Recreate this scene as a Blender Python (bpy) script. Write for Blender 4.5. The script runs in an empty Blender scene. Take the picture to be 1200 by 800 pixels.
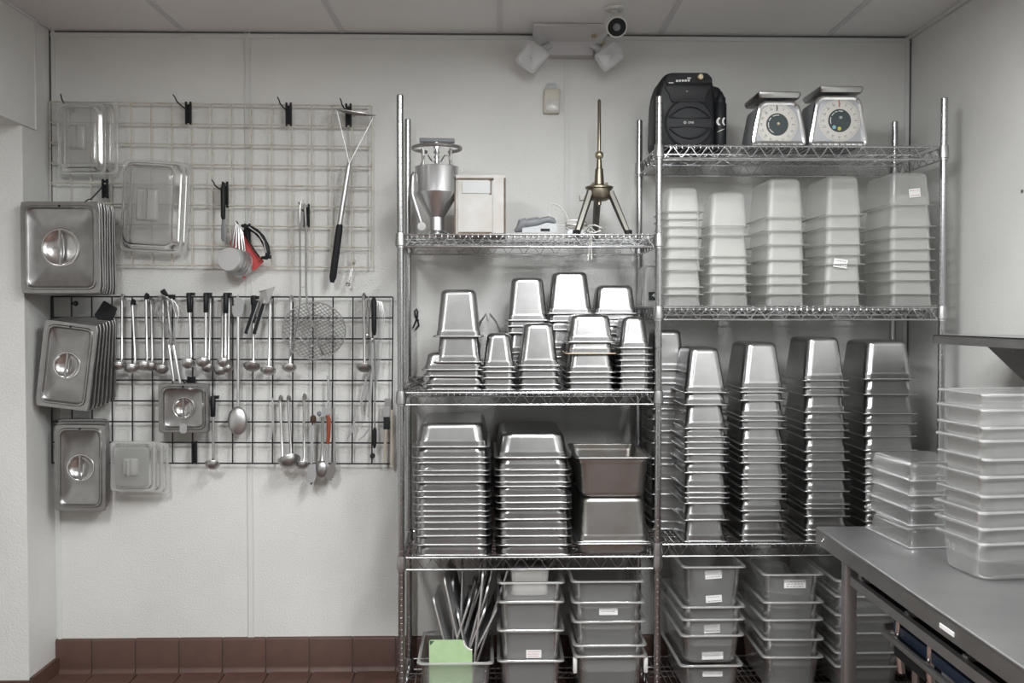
import bpy, math, random
from mathutils import Vector, Matrix, Euler
random.seed(7)
S = bpy.context.scene
COL = S.collection
PI = math.pi
R = math.radians

# ------------------------------------------------------------------ camera, world, lights, exposure
CAM = Vector((0, -4.68, 1.70))
FPX = 1150.0                                   # focal length in pixels of a 1200 px wide frame
cd = bpy.data.cameras.new('camera')
cd.sensor_width = 36.0; cd.lens = 36.0*FPX/1200.0
cam = bpy.data.objects.new('camera', cd); COL.objects.link(cam)
cam.location = CAM
cam.rotation_euler = (R(90-1.494), 0, R(-1.395))
S.camera = cam
_m = cam.rotation_euler.to_matrix()
RT, UP, FW = _m @ Vector((1,0,0)), _m @ Vector((0,1,0)), _m @ Vector((0,0,-1))

w = bpy.data.worlds.new('world'); S.world = w; w.use_nodes = True
w.node_tree.nodes['Background'].inputs[0].default_value = (.75,.8,.85,1)
w.node_tree.nodes['Background'].inputs[1].default_value = .05

def area(name, loc, sx, sy, power, col=(.985,1,1)):
    l = bpy.data.lights.new(name, 'AREA'); l.shape = 'RECTANGLE'; l.size = sx; l.size_y = sy
    l.energy = power; l.color = col
    o = bpy.data.objects.new(name, l); COL.objects.link(o); o.location = loc
    return o
LIGHTS = [((.42,-2.2), 36, 7.0), ((-1.0,-3.5), 52, 9.5), ((1.1,-3.8), 52, 9.5)]   # (x, y), lamp watts, glow of the wrap-around lens; last two are added fill
for (lx, ly), pw, gl in LIGHTS:
    area('key_fill_lamp', (lx, ly, 2.945), .30, 1.16, pw)

S.view_settings.view_transform = 'Standard'; S.view_settings.look = 'None'
S.view_settings.gamma = 1.0; S.view_settings.use_curve_mapping = False
S.view_settings.exposure = 0.56
try:
    S.cycles.transparent_max_bounces = 64
    S.cycles.max_bounces = 10; S.cycles.diffuse_bounces = 5; S.cycles.glossy_bounces = 5
    S.cycles.use_denoising = True
    S.cycles.caustics_reflective = False; S.cycles.caustics_refractive = False
except Exception: pass

# ------------------------------------------------------------------ helpers
def at(px, py, Y):
    """world point seen at a pixel of the 1200x800 photograph, on the plane y = Y"""
    d = FW + RT*((px-600)/FPX) - UP*((py-400)/FPX)
    return CAM + d*((Y-CAM.y)/d.y)
def mpp(Y): return (Y-CAM.y)/FPX            # metres per pixel at depth Y

def nodes(name):
    m = bpy.data.materials.new(name); m.use_nodes = True
    nt = m.node_tree
    return m, nt, nt.nodes, nt.links
def bump(nt, b, scale, dist, detail=3, strength=1.0, coord='Object', stretch=None):
    N, L = nt.nodes, nt.links
    tc = N.new('ShaderNodeTexCoord'); mp = N.new('ShaderNodeMapping'); L.new(tc.outputs[coord], mp.inputs[0])
    if stretch: mp.inputs['Scale'].default_value = stretch
    nz = N.new('ShaderNodeTexNoise'); nz.inputs['Scale'].default_value = scale; nz.inputs['Detail'].default_value = detail
    L.new(mp.outputs[0], nz.inputs['Vector'])
    bp = N.new('ShaderNodeBump'); bp.inputs['Distance'].default_value = dist; bp.inputs['Strength'].default_value = strength
    L.new(nz.outputs[0], bp.inputs['Height']); L.new(bp.outputs[0], b.inputs['Normal'])
    return nz
def vary(nt, sock, c1, c2, scale, detail=4, lo=.35, hi=.65, coord='Object', stretch=None):
    N, L = nt.nodes, nt.links
    tc = N.new('ShaderNodeTexCoord'); mp = N.new('ShaderNodeMapping'); L.new(tc.outputs[coord], mp.inputs[0])
    if stretch: mp.inputs['Scale'].default_value = stretch
    nz = N.new('ShaderNodeTexNoise'); nz.inputs['Scale'].default_value = scale; nz.inputs['Detail'].default_value = detail
    L.new(mp.outputs[0], nz.inputs['Vector'])
    cr = N.new('ShaderNodeValToRGB'); cr.color_ramp.elements[0].position = lo; cr.color_ramp.elements[1].position = hi
    cr.color_ramp.elements[0].color = (*c1, 1); cr.color_ramp.elements[1].color = (*c2, 1)
    L.new(nz.outputs[0], cr.inputs[0]); L.new(cr.outputs[0], sock)
def pbr(name, col, rough=.5, metal=0.0, col2=None, cs=6, bs=None, bd=.001, stretch=None, spec=None, lo=.35, hi=.65):
    m, nt, N, L = nodes(name)
    b = N['Principled BSDF']
    b.inputs['Base Color'].default_value = (*col, 1); b.inputs['Roughness'].default_value = rough; b.inputs['Metallic'].default_value = metal
    if spec is not None: b.inputs['Specular IOR Level'].default_value = spec
    if col2: vary(nt, b.inputs['Base Color'], col, col2, cs, stretch=stretch, lo=lo, hi=hi)
    if bs: bump(nt, b, bs, bd, stretch=stretch)
    return m
def plastic(name, col, body, gloss=.9, rough=.12, tint=(.97,.97,.965)):
    """thin-walled see-through plastic: part transparent, part milky, a sheen at grazing angles"""
    m, nt, N, L = nodes(name); N.remove(N['Principled BSDF']); out = N['Material Output']
    tr = N.new('ShaderNodeBsdfTransparent'); tr.inputs[0].default_value = (*tint, 1)
    df = N.new('ShaderNodeBsdfDiffuse'); df.inputs[0].default_value = (*col, 1)
    tl = N.new('ShaderNodeBsdfTranslucent'); tl.inputs[0].default_value = (*col, 1)
    a = N.new('ShaderNodeMixShader'); a.inputs[0].default_value = .45; L.new(df.outputs[0], a.inputs[1]); L.new(tl.outputs[0], a.inputs[2])
    b = N.new('ShaderNodeMixShader'); b.inputs[0].default_value = body; L.new(tr.outputs[0], b.inputs[1]); L.new(a.outputs[0], b.inputs[2])
    g = N.new('ShaderNodeBsdfGlossy'); g.inputs['Roughness'].default_value = rough; g.inputs[0].default_value = (.95,.95,.95,1)
    lw = N.new('ShaderNodeFresnel'); lw.inputs['IOR'].default_value = 1.45
    mu = N.new('ShaderNodeMath'); mu.operation = 'MULTIPLY'; mu.inputs[1].default_value = gloss; L.new(lw.outputs[0], mu.inputs[0])
    c = N.new('ShaderNodeMixShader'); L.new(mu.outputs[0], c.inputs[0]); L.new(b.outputs[0], c.inputs[1]); L.new(g.outputs[0], c.inputs[2])
    L.new(c.outputs[0], out.inputs[0])
    return m

M = {}
M['wall'] = pbr('wall_panel', (.68,.685,.665), .48, 0, (.725,.725,.705), 3, 130, .0026)
M['wall_dim'] = pbr('grey_wall', (.42,.42,.42), .6)
M['wall_trim'] = pbr('wall_trim', (.66,.665,.65), .6)
M['ceil'] = pbr('ceiling_panel', (.83,.83,.83), .6, 0, (.86,.86,.855), 2, 60, .0012)
M['ceil_bar'] = pbr('ceiling_bar', (.66,.66,.67), .5)
M['caulk'] = pbr('dark_caulk', (.10,.10,.10), .8)
M['tile'] = pbr('quarry_tile', (.075,.038,.029), .55, 0, (.105,.052,.039), 7, 60, .0008)
M['grout'] = pbr('grout', (.085,.070,.062), .9)
M['steel'] = pbr('brushed_steel', (.345,.345,.345), .28, 1, (.41,.41,.408), 9, 14, .0004)
M['steel_old'] = pbr('stained_steel', (.38,.375,.365), .36, 1, (.29,.255,.215), 7, 16, .0005, lo=.50, hi=.78)
M['sheet'] = pbr('dull_sheet_steel', (.58,.58,.58), .50, 1, (.66,.66,.66), 8)
M['satin'] = pbr('satin_steel', (.62,.62,.62), .55, .6)
M['steel_rim'] = pbr('steel_rim', (.46,.46,.46), .34, 1)
M['steel_lid'] = pbr('lid_steel', (.33,.325,.32), .33, 1, (.38,.375,.37), 20, 30, .0004)
M['steel_dish'] = pbr('polished_steel', (.66,.65,.64), .22, 1)
M['table'] = pbr('worktop_steel', (.50,.50,.505), .42, 1, (.57,.57,.57), 5, 40, .0005, (1,1,1))
M['table_dark'] = pbr('table_apron_steel', (.34,.33,.325), .42, 1, (.40,.39,.38), 6)
M['chrome'] = pbr('zinc_wire', (.50,.505,.51), .27, 1)
M['post'] = pbr('chrome_post', (.44,.445,.45), .24, 1)
M['collar'] = pbr('collar_metal', (.46,.46,.46), .35, 1)
M['utensil'] = pbr('utensil_steel', (.60,.60,.60), .36, 1)
M['utensil_dull'] = pbr('dull_utensil_steel', (.42,.415,.41), .40, 1)
M['black'] = pbr('black_plastic', (.010,.011,.013), .5, spec=.3)
M['black_soft'] = pbr('black_soft', (.014,.015,.017), .65, spec=.3)
M['black_wire'] = pbr('black_wire', (.012,.012,.014), .38)
M['cream_wire'] = pbr('cream_wire', (.56,.53,.47), .45, 0, (.40,.35,.27), 40, lo=.5, hi=.75)
M['clear'] = plastic('clear_polycarbonate', (.70,.71,.70), .20, 1.4)
M['clear_rim'] = plastic('clear_rim', (.86,.87,.86), .42, .9)
M['smoke'] = plastic('smoky_polycarbonate', (.62,.63,.62), .36, .55, .2)
M['smoke_rim'] = plastic('smoky_rim', (.78,.78,.77), .55, .6, .2)
M['milky'] = plastic('milky_polypropylene', (.95,.95,.93), .31, .4, .3, (.99,.99,.985))
M['milky_rim'] = plastic('milky_rim', (.96,.96,.95), .80, .6, .25)
M['frost'] = plastic('frosted_box', (.74,.745,.74), .36, .7, .22)
M['frost_rim'] = plastic('frosted_rim', (.82,.82,.81), .60, .8, .2)
M['bag'] = plastic('clear_film', (.8,.8,.8), .15, 1.0, .15)
M['green'] = pbr('green_board', (.36,.52,.28), .5, 0, (.42,.58,.34), 20)
M['green_dark'] = pbr('dark_green', (.04,.09,.05), .5)
M['white'] = pbr('white_plastic', (.68,.68,.66), .4)
M['paper'] = pbr('paper_label', (.78,.78,.78), .7)
M['ink'] = pbr('ink', (.10,.10,.12), .7)
M['red_ink'] = pbr('red_ink', (.5,.15,.12), .7)
M['fixture'] = pbr('fixture_grey', (.60,.60,.61), .5)
M['lens'] = pbr('lamp_lens', (.62,.625,.63), .35, 0, (.57,.575,.585), 30)
M['sensor'] = pbr('ivory_plastic', (.60,.57,.50), .4)
M['sensor_lens'] = pbr('sensor_lens', (.62,.61,.58), .25)
M['brass'] = pbr('aged_bronze', (.20,.175,.135), .36, 1, (.28,.245,.185), 14)
M['brass_leg'] = pbr('grey_bronze', (.17,.165,.15), .42, 1)
M['brass_ball'] = pbr('pale_brass', (.50,.43,.30), .4, 1)
M['oldwhite'] = pbr('chipped_white_metal', (.52,.515,.50), .5, 0, (.45,.43,.40), 9)
M['wear_shade'] = pbr('worn_edge_shade', (.10,.075,.055), .8, 0, (.16,.12,.09), 30)  # brown of worn edges, also used as painted shadow in the gaps
M['plate'] = pbr('grey_plate', (.40,.405,.41), .4, .3)
M['aluminium'] = pbr('spun_aluminium', (.62,.62,.63), .30, 1, (.55,.55,.56), 5, None)
M['slate'] = pbr('grey_handle', (.19,.20,.215), .45)
M['palegrey'] = pbr('pale_grey_plastic', (.50,.52,.54), .4)
M['cord'] = pbr('white_cord', (.60,.60,.57), .5)
M['red'] = pbr('red_cloth', (.42,.055,.055), .8, 0, (.50,.08,.075), 30, 200, .001)
M['orange'] = pbr('orange_grip', (.24,.055,.025), .5)
M['brown'] = pbr('brown_grip', (.07,.035,.025), .5)
M['wood'] = pbr('pale_handle', (.52,.47,.39), .5)
M['dial'] = pbr('dial_face', (.62,.605,.565), .5)
M['dial_mid'] = pbr('dial_centre', (.045,.060,.065), .3)
M['scale_face'] = pbr('scale_face_grey', (.46,.47,.49), .38, .3)
M['chrome_bright'] = pbr('bright_chrome', (.78,.78,.78), .16, 1)
M['blue'] = pbr('dark_blue_plastic', (.018,.030,.060), .4)
M['yellow'] = pbr('yellow_dot', (.55,.50,.08), .5)
M['cyan'] = pbr('blue_dot', (.25,.45,.52), .5)
M['grille'] = pbr('speaker_grille', (.014,.015,.018), .6, 0, None, 6, 500, .001)
M['led'] = pbr('diffuser', (.8,.8,.8), .4)

class MB:
    """collects shapes; build() links them as ONE mesh object"""
    def __init__(s): s.v = []; s.f = []
    def add(s, vs, fs):
        o = len(s.v); s.v += [tuple(v) for v in vs]; s.f += [tuple(i+o for i in f) for f in fs]; return s
    def box(s, c, d, rot=None):
        x, y, z = d[0]/2, d[1]/2, d[2]/2
        vs = [Vector(p) for p in ((-x,-y,-z),(x,-y,-z),(x,y,-z),(-x,y,-z),(-x,-y,z),(x,-y,z),(x,y,z),(-x,y,z))]
        if rot is not None: vs = [rot @ p for p in vs]
        c = Vector(c)
        return s.add([p+c for p in vs], [(0,3,2,1),(4,5,6,7),(0,1,5,4),(1,2,6,5),(2,3,7,6),(3,0,4,7)])
    def loft(s, rings, cap0=True, cap1=True, closed=False):
        n = len(rings[0]); vs = [p for r in rings for p in r]; fs = []
        k = len(rings)
        for i in range(k if closed else k-1):
            a, b = i*n, ((i+1) % k)*n
            for j in range(n):
                j2 = (j+1) % n
                fs.append((a+j, a+j2, b+j2, b+j))
        if cap0 and not closed: fs.append(tuple(reversed(range(n))))
        if cap1 and not closed: fs.append(tuple(range((k-1)*n, k*n)))
        return s.add(vs, fs)
    def tube(s, pts, r, n=8, closed=False, flat=None):
        pts = [Vector(p) for p in pts]; k = len(pts)
        rs = r if isinstance(r, (list, tuple)) else [r]*k
        rings = []; prev = None
        for i, p in enumerate(pts):
            if closed: t = pts[(i+1) % k]-pts[i-1]
            else: t = pts[min(i+1, k-1)]-pts[max(i-1, 0)]
            if t.length < 1e-9: t = Vector((0,0,1))
            t.normalize()
            if prev is None:
                a = Vector((0,1,0)) if abs(t.y) < .9 else Vector((1,0,0))
                u = a.cross(t).normalized()
            else:
                u = prev - t*prev.dot(t)
                u = u.normalized() if u.length > 1e-6 else t.orthogonal().normalized()
            prev = u; q = t.cross(u)
            fl = flat if flat else 1.0
            rings.append([p + u*(rs[i]*math.cos(2*PI*j/n)) + q*(rs[i]*fl*math.sin(2*PI*j/n)) for j in range(n)])
        return s.loft(rings, not closed, not closed, closed)
    def lathe(s, prof, n=20, c=(0,0,0), rot=None, cap0=False, cap1=False):
        c = Vector(c); rings = []
        for r_, z in prof:
            ring = [Vector((r_*math.cos(2*PI*j/n), r_*math.sin(2*PI*j/n), z)) for j in range(n)]
            if rot is not None: ring = [rot @ p for p in ring]
            rings.append([p+c for p in ring])
        return s.loft(rings, cap0, cap1)
    def build(s, name, mat, parent=None, smooth=40, loc=None):
        me = bpy.data.meshes.new(name); me.from_pydata(s.v, [], s.f); me.validate(); me.update()
        if mat: me.materials.append(mat)
        if smooth:
            me.polygons.foreach_set('use_smooth', [True]*len(me.polygons))
            me.set_sharp_from_angle(angle=R(smooth))
        o = bpy.data.objects.new(name, me); COL.objects.link(o)
        if parent is not None: o.parent = parent
        if loc is not None: o.location = loc
        return o

def mesh_obj(name, me, parent=None, loc=(0,0,0), rot=(0,0,0)):
    o = bpy.data.objects.new(name, me); COL.objects.link(o); o.parent = parent
    o.location = loc; o.rotation_euler = rot
    return o
def tag(o, label, cat, group=None, kind=None):
    o['label'] = label; o['category'] = cat
    if group: o['group'] = group
    if kind: o['kind'] = kind
    return o
def thing(name, label, cat, loc=(0,0,0), rot=(0,0,0), group=None):
    o = bpy.data.objects.new(name, None); COL.objects.link(o); o.empty_display_size = .05
    o.location = loc; o.rotation_euler = rot
    return tag(o, label, cat, group)
def struct(o):
    o['kind'] = 'structure'; return o
def stuff(o):
    o['kind'] = 'stuff'; return o
def lab(o, t):
    o['label'] = t; return o

def rrect(w, l, r, z=0.0, n=4, ext=0.0):
    if ext:
        r = max(min(r, w/2-ext-1e-3, l/2-ext-1e-3), 1e-4)
    r = max(min(r, w/2-1e-4, l/2-1e-4), 1e-4); P = []
    for cx, cy, a0 in ((w/2-r, l/2-r, 0), (-w/2+r, l/2-r, 90), (-w/2+r, -l/2+r, 180), (w/2-r, -l/2+r, 270)):
        for i in range(n+1):
            a = R(a0+90*i/n); q = Vector((cx+r*math.cos(a), cy+r*math.sin(a), z)); tg = Vector((-math.sin(a), math.cos(a), 0))
            if ext and i == 0: P.append(q-tg*ext)
            P.append(q)
            if ext and i == n: P.append(q+tg*ext)
    return P
def round_poly(pts, r, n=4):
    out = []; k = len(pts)
    for i in range(k):
        p, a, b = Vector(pts[i]), Vector(pts[i-1]), Vector(pts[(i+1) % k])
        da, db = (a-p), (b-p); rr = min(r, da.length*.48, db.length*.48)
        s0, s1 = p+da.normalized()*rr, p+db.normalized()*rr
        for j in range(n+1):
            t = j/n; out.append((s0*(1-t)**2 + p*2*t*(1-t) + s1*t*t))
    return out
def text_mesh(txt, size):
    cu = bpy.data.curves.new('text', 'FONT'); cu.body = txt; cu.size = size; cu.align_x = 'CENTER'; cu.align_y = 'CENTER'
    o = bpy.data.objects.new('text', cu); COL.objects.link(o)
    dg = bpy.context.evaluated_depsgraph_get()
    me = bpy.data.meshes.new_from_object(o.evaluated_get(dg))
    vs = [v.co.copy() for v in me.vertices]; fs = [tuple(p.vertices) for p in me.polygons]
    bpy.data.objects.remove(o); bpy.data.curves.remove(cu); bpy.data.meshes.remove(me)
    return vs, fs
FRONT = Matrix(((1,0,0),(0,0,-1),(0,1,0)))          # local xy -> world xz, facing -y

ORD = ['topmost one', 'second from top', 'third from top', 'fourth from top', 'fifth from top', 'sixth from top',
       'seventh from top', 'eighth from top', 'ninth from top', 'tenth from top', 'eleventh from top',
       'twelfth from top', 'thirteenth from top', 'fourteenth from top', 'fifteenth from top', 'sixteenth from top',
       'seventeenth from top', 'eighteenth from top', 'nineteenth from top', 'twentieth from top']

# ------------------------------------------------------------------ room
WB = 0.0                                            # back wall plane
XL = at(62, 400, 0).x; XR = at(1065, 300, 0).x
ZC = 3.035; YF = -7.2
JY = -.28                                           # where the left wall's opening starts

o = struct(MB().box(((XL+XR)/2, .05, ZC/2), (XR-XL+.5, .1, ZC+.1)).build('wall_back', M['wall'], smooth=0))
# left wall: stub beside the corner, header above the opening, far side of the opening
mb = MB(); mb.box((XL-.09, JY/2, ZC/2), (.18, -JY, ZC))
o = struct(mb.build('wall_left', M['wall'], smooth=0))
HZ = at(39, 152, -.17).z
hd = struct(MB().box((XL-.09, (JY+YF)/2, (HZ+ZC)/2), (.18, JY-YF, ZC-HZ)).build('wall_left_header', M['wall'], smooth=0))
hp = struct(MB().box((XL+.004, (-.17+YF)/2, (HZ+ZC)/2), (.010, -.17-YF, ZC-HZ)).build('trim_1', M['wall'], smooth=0))
struct(MB().box((XL-.6, JY+.09, HZ/2), (.85, .16, HZ)).build('wall_recess', M['wall'], smooth=0))
struct(MB().box((XL-1.1, (JY+YF)/2, HZ/2), (.1, JY-YF, HZ)).build('wall_recess_side', M['wall'], smooth=0))
struct(MB().box((XL-.6, (JY+YF)/2, HZ+.06), (1.0, JY-YF, .1)).build('ceiling_recess', M['ceil'], smooth=0))
struct(MB().box((XR+.05, YF/2, ZC/2), (.1, -YF+.2, ZC)).build('wall_right', M['wall'], smooth=0))
struct(MB().box(((XL+XR)/2, YF-.05, ZC/2), (XR-XL+3, .1, ZC)).build('wall_front', M['wall_dim'], smooth=0))
# panel joint strips, corner strips
def strip(name, c, d, mat='wall_trim'):
    return struct(MB().box(c, d).build(name, M[mat], smooth=0))
for i, px in enumerate((292.5, 664)):
    x = at(px, 400, 0).x
    t = struct(MB().box((x, -.002, 1.6), (.026, .004, 2.87)).build('trim_%d' % (i+2), M['wall_trim'], smooth=0))
    MB().box((x-.012, -.0035, 1.6), (.003, .007, 2.87)).build('bead', M['wall_trim'], t, smooth=0)
    MB().box((x+.012, -.0035, 1.6), (.003, .007, 2.87)).build('bead', M['wall_trim'], t, smooth=0)
strip('trim_4', (XL+.004, -.003, 2.25), (.007, .006, 1.56), 'caulk')
strip('trim_5', (XL+.018, -.003, 1.6), (.018, .005, 2.87))
strip('trim_6', (XR-.003, -.003, 1.7), (.007, .006, 2.66), 'caulk')
strip('trim_7', (XR-.018, -.003, 1.7), (.02, .005, 2.66))
strip('trim_8', ((XL+XR)/2, -.002, ZC-.005), (XR-XL, .004, .007), 'caulk')
strip('trim_9', ((XL+XR)/2, -.003, ZC-.022), (XR-XL, .006, .016))
strip('trim_10', (XR-.008, YF/2, ZC-.008), (.016, -YF, .016))
strip('trim_11', (XL+.012, (YF-.17)/2, ZC-.006), (.012, -YF-.17, .012), 'ceil_bar')
strip('trim_12', (XL+.012, -.17, (HZ+ZC)/2), (.008, .012, ZC-HZ))

# ceiling: backing slab, panels and tee bars
ce = struct(MB().box(((XL+XR)/2, YF/2, ZC+.06), (XR-XL+.4, -YF+.4, .08)).build('ceiling', M['ceil_bar'], smooth=0))
seams = [at(p, 42, 0).x for p in (26, 215, 401, 586, 774, 970)] + [XR]
seams[0] = XL
for i in range(len(seams)-1):
    a, b = seams[i], seams[i+1]
    yy = 0.06
    while yy > YF+.1:
        ln = min(1.2, yy-YF)
        MB().box(((a+b)/2, yy-ln/2, ZC+.011), (b-a-.006, ln-.006, .018)).build('panel', M['ceil'], ce, smooth=0)
        yy -= 1.2
    if i: MB().box((a, YF/2, ZC-.0005), (.024, -YF, .005)).build('tee_bar', M['ceil_bar'], ce, smooth=0)
for yy in (-1.2, -2.4, -3.6, -4.8, -6.0):
    MB().box(((XL+XR)/2, yy, ZC-.0005), (XR-XL, .024, .004)).build('tee_bar', M['ceil_bar'], ce, smooth=0)
for k_, ((lx, ly), pw, gl) in enumerate(LIGHTS):
    t = thing('ceiling_key_fill_light', 'long wrap-around ceiling lamp ' + ('in front of the racks', 'added as unseen fill on the left', 'added as unseen fill on the right')[k_], 'lamp', (lx, ly, ZC))
    m, nt, N, L = nodes('lamp_lens_glow'); b = N['Principled BSDF']; b.inputs['Base Color'].default_value = (.8,.8,.8,1)
    b.inputs['Emission Color'].default_value = (.985,1,1,1); b.inputs['Emission Strength'].default_value = gl
    MB().loft([[Vector((x, y, z)) for x, z in ((-.17,-.012),(-.17,-.03),(-.14,-.062),(.14,-.062),(.17,-.03),(.17,-.012))] for y in (-.59,.59)]).build('lens', m, t, 0)  # unseen lens, shaped with glowing sides to brighten the ceiling
    MB().box((0, 0, -.006), (.36, 1.22, .012)).build('pan', M['white'], t, 0)
    for sx in (-1, 1): MB().box((0, sx*.60, -.035), (.35, .02, .06)).build('end_cap', M['white'], t, 0)
for c_ in ce.children: c_.rotation_euler.z = -R(.85)
# floor: mortar bed with quarry tiles (single tiles near the back wall, which is what the view shows)
struct(MB().box(((XL+XR)/2-.5, YF/2, -.05), (XR-XL+1.6, -YF+.4, .1)).build('floor', M['grout'], smooth=0))
fl = bpy.data.objects['floor']
TS = .2055
tile_me = None
def tile_mesh(sx, sy, sz, b=.004):
    mb = MB(); mb.loft([rrect(sx, sy, .004, 0, 1), rrect(sx, sy, .004, sz-b, 1), rrect(sx-2*b, sy-2*b, .004, sz, 1)], False, True)
    o = mb.build('tile', M['tile'], None, 30); me = o.data; bpy.data.objects.remove(o); return me
tm = tile_mesh(TS-.006, TS-.006, .012)
x0 = at(109, 770, 0).x
for i in range(-2, 19):
    for j in range(4):
        mesh_obj('tile', tm, fl, (x0+(i+.5)*TS+.02, -.035-(j+.5)*TS, random.uniform(-.001,.001)), (0,0,random.uniform(-.004,.004)))
# rest of the floor, out of view: tiles joined
mb = MB()
for i in range(-3, 19):
    for j in range(4, 34):
        mb.box((x0+(i+.5)*TS+.02, -.035-(j+.5)*TS, .006), (TS-.006, TS-.006, .012))
stuff(mb.build('tiled_field', M['tile'], fl, 0))

# cove tiles at the foot of the walls
zt = at(300, 747, -.012).z
bb = struct(MB().box(((XL+XR)/2, -.004, zt/2), (XR-XL, .010, zt-.004)).build('baseboard_back', M['grout'], smooth=0))
mb = MB()
prof = [(-.030,0),(-.026,.006),(-.016,.018),(-.014,.03),(-.014,zt-.012),(-.010,zt-.003),(-.002,zt)]
hw = (TS-.005)/2
rings = [[Vector((-hw,y,z)), Vector((hw,y,z)), Vector((hw,.0,z)), Vector((-hw,.0,z))] for y, z in prof]
mb.loft(rings); o = mb.build('cove_tile', M['tile'], None, 50); cove = o.data; bpy.data.objects.remove(o)
for i in range(-1, 20):
    x = x0+(i+.5)*TS
    if XL-.02 < x-hw*.6 and x < XR: mesh_obj('cove_tile', cove, bb, (x, 0, random.uniform(-.001,.001)))
zl = zt-.085
bl = struct(MB().box((XL+.003, JY/2, zl/2), (.006, -JY, zl-.004)).build('baseboard_left', M['grout'], smooth=0))
MB().box((XL+.010, JY/2-.004, zl/2), (.016, -JY-.012, zl)).build('cove_tile', M['tile'], bl, 0)
for i in range(3):
    MB().box((XL-.10-i*TS+.004, JY-.008, zl/2-.01), (TS-.006, .014, zl)).build('cove_tile', M['tile'], bl, 0)

# ------------------------------------------------------------------ wire shelving
YP, YB = -.60, -.10                                 # front and back post planes
PX = [at(469.6, 400, YP).x, at(771.6, 400, YP).x, at(1103.5, 400, YP).x]
BX = [at(478.6, 400, YB).x, at(748.6, 400, YB).x, at(1046, 400, YB).x]
ZTOP = at(468, 115, YP).z
PR = .0145
rack = thing('wire_shelving', 'tall chrome wire shelving in two joined bays, loaded with pans and boxes', 'shelving', (PX[1], YP, 0))
def post_mesh():
    mb = MB(); prof = [(PR*.6, 0), (PR, 0), (PR, .02)]; z = .05
    while z < ZTOP-.02:
        prof += [(PR, z-.0020), (PR-.0022, z-.0016), (PR-.0022, z+.0016), (PR, z+.0020)]; z += .0254
    prof += [(PR, ZTOP-.004), (PR*.8, ZTOP)]
    mb.lathe(prof, 14, cap1=True); o = mb.build('post', M['post'], None, 35); me = o.data; bpy.data.objects.remove(o); return me
pm = post_mesh()
def foot_mesh():
    mb = MB(); mb.lathe([(.02, 0), (.022, .006), (.018, .012), (.008, .016), (.008, .05)], 12, cap0=True)
    o = mb.build('foot', M['collar'], None); me = o.data; bpy.data.objects.remove(o); return me
fm = foot_mesh()
def rl(v): return Vector((v[0]-PX[1], v[1]-YP, v[2]))
for xs, y in ((PX, YP), (BX, YB)):
    for x in xs:
        p = mesh_obj('post', pm, rack, rl((x, y, .014)))
        mesh_obj('levelling_foot', fm, p, (0,0,-.0145))
WR = .0033
def collar_mesh():
    mb = MB(); mb.lathe([(PR+.001, .012), (.0185, .012), (.0195, .006), (.0215, -.030), (.0215, -.040), (.017, -.042), (.017, -.050), (PR+.001, -.051)], 14)
    o = mb.build('collar', M['collar'], None); me = o.data; bpy.data.objects.remove(o); return me
cm = collar_mesh()
TH = .050
def zigzag(mb, a, b, z0, z1, pitch, r):
    a, b = Vector(a), Vector(b); n = max(2, round((b-a).length/(pitch/2))); pts = []
    for i in range(n+1):
        p = a.lerp(b, i/n); p.z = z0 if i % 2 else z1; pts.append(p)
    mb.tube(pts, r, 6)
def shelf(bay, z, name='shelf'):
    """z = height of the deck wires' upper side"""
    fx0, fx1, bx0, bx1 = PX[bay], PX[bay+1], BX[bay], BX[bay+1]
    g = PR+.006
    f0, f1 = rl((fx0+g, YP-.004, 0)), rl((fx1-g, YP-.004, 0)); b0, b1 = rl((bx0+g, YB+.004, 0)), rl((bx1-g, YB+.004, 0))
    zt_, zb_ = z-WR*2, z-WR*2-TH
    mb = MB()
    for zz in (zt_, zb_):
        for a, b in ((f0, f1), (b0, b1)): mb.tube([(a.x, a.y, zz), (b.x, b.y, zz)], WR*1.25, 8)
        l0, l1 = rl((fx0, YP+g, 0)), rl((bx0, YB-g, 0)); r0, r1 = rl((fx1, YP+g, 0)), rl((bx1, YB-g, 0))
        mb.tube([(l0.x, l0.y, zz), (l1.x, l1.y, zz)], WR*1.1, 8); mb.tube([(r0.x, r0.y, zz), (r1.x, r1.y, zz)], WR*1.1, 8)
    sh = mb.build(name, M['chrome'], rack)
    for nm, a, b in (('front_truss', f0, f1), ('back_truss', b0, b1), ('side_truss', l0, l1), ('side_truss', r0, r1)):
        m2 = MB(); zigzag(m2, (a.x, a.y, 0), (b.x, b.y, 0), zt_, zb_, .073, WR*.8)
        m2.build(nm, M['chrome'], sh)
    m2 = MB(); n = round((fx1-fx0)/.0262)
    for i in range(1, n):
        t = i/n; pf, pb = f0.lerp(f1, t), b0.lerp(b1, t)
        m2.tube([(pf.x, pf.y-.002, zt_-.01), (pf.x, pf.y-.001, zt_+WR), (pb.x, pb.y, zt_+WR), (pb.x, pb.y+.003, zt_-.006)], WR*.62, 5)
    stuff(m2.build('deck_wires', M['chrome'], sh))
    for t in (.33, .67):
        m3 = MB(); a, b = l0.lerp(l1, t), r0.lerp(r1, t)
        m3.tube([(a.x, a.y, zt_-.006), (b.x, b.y, zt_-.006)], WR, 6); m3.tube([(a.x, a.y, zt_-.03), (b.x, b.y, zt_-.03)], WR, 6)
        zigzag(m3, (a.x, a.y, 0), (b.x, b.y, 0), zt_-.006, zt_-.03, .1, WR*.7)
        m3.build('brace', M['chrome'], sh)
    for x, y in ((fx0, YP), (fx1, YP), (bx0, YB), (bx1, YB)):
        if bay == 1 and x in (PX[1], BX[1]) and name == 'shelf' and abs(z-ZL[3]) < .02: continue
        mesh_obj('collar', cm, sh, rl((x, y, z-.012)))
    return sh
def zdeck(y): return at(770, y, YP).z + WR*2
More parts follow.
